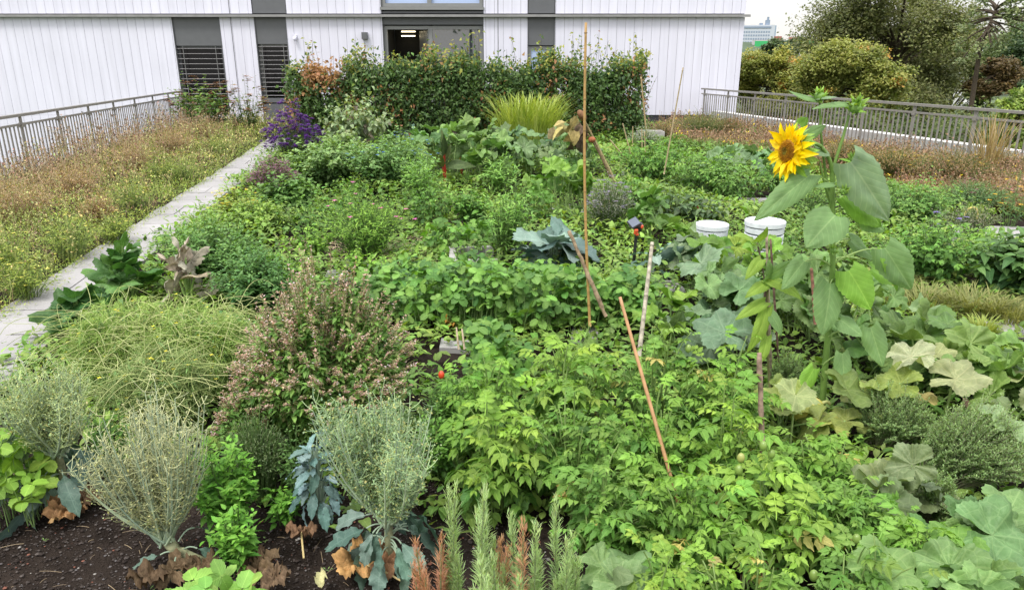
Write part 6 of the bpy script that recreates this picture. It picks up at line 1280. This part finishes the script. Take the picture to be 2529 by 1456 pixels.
def cover(poly, n, hgt, cols, name, label, cat, seed, T=('lance', 'ovate'), size=.05, per=8, rad=.08, dens_p=1., mask=None):
    rng = np.random.default_rng(seed); c = near(poly, n, rng, dens_p)
    if mask is not None: c = c[mask(c, rng)]
    k = len(c); H_ = hgt(c, rng); P3 = np.zeros((k, per, 3)); P3[..., :2] = c[:, None]+rng.normal(0, rad, (k, per, 2)); P3[..., 2] = np.abs(H_[:, None]*rng.uniform(.1, 1., (k, per)))
    az = rng.uniform(0, 2*PI, (k, per)); e = rng.normal(.35, .45, (k, per)); Yd = np.stack([np.cos(az)*np.cos(e), np.sin(az)*np.cos(e), np.sin(e)], -1)
    C = np.repeat(cols(c, rng)[:, None], per, 1); m = MB(); sc = size*rng.uniform(.6, 1.3, (k, per))*(1+.04*np.maximum(P3[..., 1], 0))
    scatter(m, [x for q in T for x in T_[q]], P3.reshape(-1, 3), Yd.reshape(-1, 3), UP, sc.ravel(), C.reshape(-1, 3), rng, cj=.16); return tag(m.build(name, M['leaf'], None), label, cat, kind='stuff')
def stalks(poly, n, hgt, cols, name, label, cat, seed, heads=2, mask=None, r=.0014, hc_=(.20, .12, .07), p=1., lean=.12, hs=.014):
    rng = np.random.default_rng(seed); c = near(poly, n, rng, p)
    if mask is not None: c = c[mask(c, rng)]
    k = len(c); H_ = hgt(c, rng)*rng.uniform(.6, 1.15, k); b = np.zeros((k, 3)); b[:, :2] = c; d = rng.normal(0, lean, (k, 3))*H_[:, None]; tip = b+d+UP*H_[:, None]
    C = cols(c, rng); m = MB(); R = r*(1+.10*np.maximum(c[:, 1], 0)); Pn = bez(b, cl(b, tip, .5)+rng.normal(0, .03, (k, 3)), tip, 5); tubes(m, Pn, R[:, None]*np.linspace(1.2, .7, 5)[None], C, 3)
    Q = Pn[:, 2:5].reshape(-1, 3); dd = rng.normal(0, 1, Q.shape)*.04+UP*.035; tubes(m, bez(Q, Q+dd*.5, Q+dd, 3), np.repeat(R*.7, 3)[:, None], np.repeat(C, 3, 0), 3)
    E = np.concatenate([tip, Q+dd]); RR_ = np.concatenate([R, np.repeat(R, 3)])
    for q in range(heads): scatter(m, T_['tiny'], E+rng.normal(0, .004, E.shape), rng.normal(0, 1, E.shape)+UP, UP, hs*RR_/r*rng.uniform(.7, 1.3, len(E)), hc_, rng, sx=1.6, cj=.25)
    return tag(m.build(name, M['stem'], None), label, cat, kind='stuff')
ya = 2.6; railx = lambda y: float(LR[1][0]+(y-LR[1][1])*(LR[0][0]-LR[1][0])/(LR[0][1]-LR[1][1]))
LP = [(px_(y)+.07+rng.normal(0, .05), y) for y in np.linspace(1.5, 17., 46)] + [(-6.3, 17.4), (-5.2, 18), (-5.2, 22.6), (railx(22.6)+.1, 22.6)] + [(railx(y)+.1, y) for y in (15, 10, 5, 1.5)]
def side(c): xa = px_(c[:, 1]); xb = LR[1][0]+(c[:, 1]-LR[1][1])*(LR[0][0]-LR[1][0])/(LR[0][1]-LR[1][1]); return np.clip((xa-c[:, 0])/(xa-xb), 0, 1)
def pick(A, B, t): return cl(A, B, np.clip(t, 0, 1)[:, None])
cover(LP, 21000, lambda c, r: .05+.28*np.sin(PI*np.clip(side(c), 0, 1)**.8)*(.3+.7*wavy(c, 1.9, 2)), lambda c, r: np.where((r.uniform(0, 1, len(c)) < np.clip(side(c)*1.25-.2+1.0*(wavy(c, 1.7, 4)-.5), 0, .8))[:, None], pick((.17, .12, .055), (.36, .27, .13), r.uniform(0, 1, len(c))), pick((.12, .19, .035), (.30, .36, .08), r.uniform(0, 1, len(c)))),
      'meadow_plants', 'low yellow-green meadow growth between the path and the left railing', 'meadow', 41, size=.026, per=9, T=('lance', 'tiny', 'tiny'))
stalks(LP, 15000, lambda c, r: .12+.62*np.clip(side(c)*1.3-.15, 0, 1)*(.3+.7*wavy(c, 1.6, 1)), lambda c, r: pick((.26, .18, .10), (.50, .40, .24), r.uniform(0, 1, len(c))), 'dry_stalks', 'reddish brown dry flower stalks along the left railing', 'dry stalks', 42,
       mask=lambda c, r: r.uniform(0, 1, len(c)) < .05+side(c)*.9*(.3+.7*wavy(c, 1.4, 4)))
stalks(LP, 600, lambda c, r: .10+.12*side(c), lambda c, r: pick((.15, .22, .06), (.25, .3, .1), r.uniform(0, 1, len(c))), 'small_yellow_flowers', 'scattered small pale yellow flowers in the left meadow', 'flowers', 43, heads=4, hc_=(.80, .76, .22), hs=.008)
w_ = G(1640, 350)[:2]
RP = [tuple(G(*p)[:2]) for p in [(1590, 345), (1700, 370), (1850, 385), (2050, 440), (2200, 470), (2330, 500), (2700, 560)]] + [tuple((RR[0]+dR*q-norm(s)*.1)[:2]) for q in (13, 9, 5, 0)] + [(5.0, 22.7)]
cover(RP, 11000, lambda c, r: .04+.16*wavy(c, 1.2, 3), lambda c, r: np.where((wavy(c, 1.3, 5) > .55)[:, None], pick((.15, .11, .05), (.30, .23, .10), r.uniform(0, 1, len(c))), pick((.07, .14, .035), (.18, .27, .07), r.uniform(0, 1, len(c)))), 'meadow_plants', 'green and rust coloured low growth between the beds and the right railing', 'meadow', 44, size=.04, per=9)
stalks(RP, 3500, lambda c, r: .15+.25*wavy(c, 1.2, 3), lambda c, r: pick((.24, .15, .08), (.38, .28, .15), r.uniform(0, 1, len(c))), 'dry_stalks', 'dry brown stalks along the right railing', 'dry stalks', 45)
stalks(RP, 130, lambda c, r: .25+0*c[:, 0], lambda c, r: pick((.15, .22, .06), (.25, .3, .1), r.uniform(0, 1, len(c))), 'small_yellow_flowers', 'scattered small yellow flowers in the right meadow', 'flowers', 46, heads=4, hc_=(.85, .60, .04), hs=.011)
BP = [(px_(y)+.59, y) for y in np.linspace(3.2, 17, 8)] + [(-5.6, 18.0), (-5.2, 21.5), (5.2, 21.5), tuple(G(1590, 350)[:2]), tuple(G(1850, 390)[:2]), tuple(G(2200, 475)[:2]), tuple(G(2560, 570)[:2]), (7, 6), (5, 3.5), (3.2, 1.6), (-.3, 1.6), (-.6, 2.6), (-1.9, 3.1)]
bare = [[tuple(G(*p)[:2]) for p in [(715, 595), (905, 600), (905, 655), (715, 650)]], [tuple(G(*p)[:2]) for p in [(2280, 1200), (2700, 1210), (2700, 1130), (2330, 1120)]], [tuple(G(*p)[:2]) for p in [(1060, 900), (1200, 900), (1130, 840), (1060, 850)]]]
for q in ([(2270, 600), (2700, 625), (2700, 560), (2270, 548)], [(2400, 825), (2700, 840), (2700, 770), (2400, 762)], [(1590, 720), (1715, 726), (1670, 688), (1580, 688)], [(1765, 504), (1970, 507), (1970, 485), (1765, 484)], [(840, 660), (970, 673), (970, 643), (840, 634)]): bare.append([tuple(G(*p)[:2]) for p in q])
def notbare(c, r):
    k = np.ones(len(c), bool)
    for b in bare: k &= ~inpoly(c, b)
    return k & (c[:, 1] > 2.5)
cover(BP, 15000, lambda c, r: .04+.26*wavy(c, 1.9, 1)*np.clip((c[:, 1]-3.2)/3, 0, 1), lambda c, r: pick((.055, .12, .025), (.22, .34, .07), .6*wavy(c, 2.3, 2)+.4*r.uniform(0, 1, len(c))), 'ground_cover', 'low green weeds covering the soil between the bed plants', 'ground cover', 47, size=.045, per=8, rad=.10, T=('ovate', 'heart', 'lance'), mask=notbare, dens_p=.8)
stalks(BP, 500, lambda c, r: .06+0*c[:, 0], lambda c, r: pick((.3, .24, .14), (.45, .38, .24), r.uniform(0, 1, len(c))), 'straw_litter', 'dry straw litter on the open soil patch behind the left mint', 'litter', 48, heads=0, lean=2.2, mask=lambda c, r: inpoly(c, [tuple(G(*p)[:2]) for p in [(650, 590), (1100, 600), (1100, 680), (650, 660)]])) if False else None
rng = np.random.default_rng(60); c = sample([tuple(G(*p)[:2]) for p in [(700, 590), (1060, 590), (1060, 650), (700, 655)]], 420, rng); b = np.c_[c, rng.uniform(.0, .04, len(c))]; d = rng.normal(0, .12, (len(c), 3))*[1, 1, .15]
m = MB(); tubes(m, bez(b, b+d*.5+rng.normal(0, .03, b.shape)*[1, 1, .3]+UP*.02, b+d, 6), .0028, cl((.28, .22, .13), (.50, .42, .27), rng.uniform(0, 1, (len(c), 1))), 4); tag(m.build('straw_litter', M['stem'], None), 'dry straw litter on the open soil patch in the middle left', 'litter', kind='stuff')
# pebbles and crumbs of the bed soil near the camera
rng = np.random.default_rng(70); FP = [(-3.0, 1.5), (-2.75, 3.4), (-1.0, 3.3), (-.2, 2.7), (.4, 2.2), (.6, 1.4)]
c = sample(FP, 30000, rng); ico = np.array([(0, 0, 1), (.9, 0, .3), (.3, .85, .25), (-.7, .5, .3), (-.7, -.5, .25), (.3, -.85, .3), (0, 0, -.8)]); fi = np.array([(0, 1, 2), (0, 2, 3), (0, 3, 4), (0, 4, 5), (0, 5, 1), (6, 2, 1), (6, 3, 2), (6, 4, 3), (6, 5, 4), (6, 1, 5)])
s = np.clip(.0036*np.exp(rng.normal(0, .45, len(c))), .001, .012); zr = .012*np.sin(c[:, 0]*5.1+1)*np.sin(c[:, 1]*4.3)+.008*np.sin(c[:, 0]*13)*np.sin(c[:, 1]*11+2)-.03
a = rng.uniform(0, 2*PI, len(c)); V = ico[None]*s[:, None, None]*rng.uniform(.7, 1.25, (len(c), 7, 3))*[1, 1, .7]; V = np.stack([V[..., 0]*np.cos(a)[:, None]-V[..., 1]*np.sin(a)[:, None], V[..., 0]*np.sin(a)[:, None]+V[..., 1]*np.cos(a)[:, None], V[..., 2]], -1)+np.c_[c, zr+s*.5][:, None]
C = cl((.028, .021, .018), (.10, .085, .078), rng.uniform(0, 1, (len(c), 1))**2); u = rng.uniform(0, 1, (len(c), 1)); C = np.where(u < .03, np.array((.20, .085, .06)), C); C = np.where(u > .985, np.array((.33, .31, .29)), C); C = np.where((u > .06) & (u < .16), np.array((.13, .12, .12)), C)
m = MB(); m.add(V.reshape(-1, 3), (fi[None]+(np.arange(len(c))*7)[:, None, None]).reshape(-1, 3), np.repeat(C, 7, 0)); tag(m.build('pebbles', M['pebble'], None, False), 'dark gravelly crumbs and small stones of the bare bed soil', 'pebbles', kind='stuff')

stalks(LP, 2600, lambda c, r: .15+.35*wavy(c, 2.1, 3), lambda c, r: pick((.15, .20, .05), (.34, .36, .13), r.uniform(0, 1, len(c))), 'meadow_grass', 'wispy yellow-green grass stalks standing in the left meadow', 'grass', 49, heads=2, hc_=(.30, .28, .10), lean=.25)
rng = np.random.default_rng(61); c = sample(FP, 500, rng); b = np.c_[c, np.full(len(c), -.012)]; d = rng.normal(0, .035, (len(c), 3))*[1, 1, .12]
m = MB(); tubes(m, bez(b, b+d*.5+UP*.006, b+d, 4), .0010, cl((.10, .07, .045), (.34, .26, .16), rng.uniform(0, 1, (len(c), 1))), 4); tag(m.build('twig_litter', M['stem'], None), 'thin dry twigs and straw bits on the bare front soil', 'litter', kind='stuff')
m = MB(); c = sample(FP, 90, rng); P3 = np.repeat(np.c_[c, np.full(90, -.008)], 5, 0)+rng.normal(0, .004, (450, 3)); az = np.tile(np.arange(5)*1.26, 90)
scatter(m, T_['tiny'], P3, np.stack([np.cos(az), np.sin(az), 0*az+.5], 1), UP, .013, (.14, .24, .07), rng); tag(m.build('seedlings', M['leaf'], None), 'tiny green seedlings dotted over the bare front soil', 'seedlings', kind='stuff')
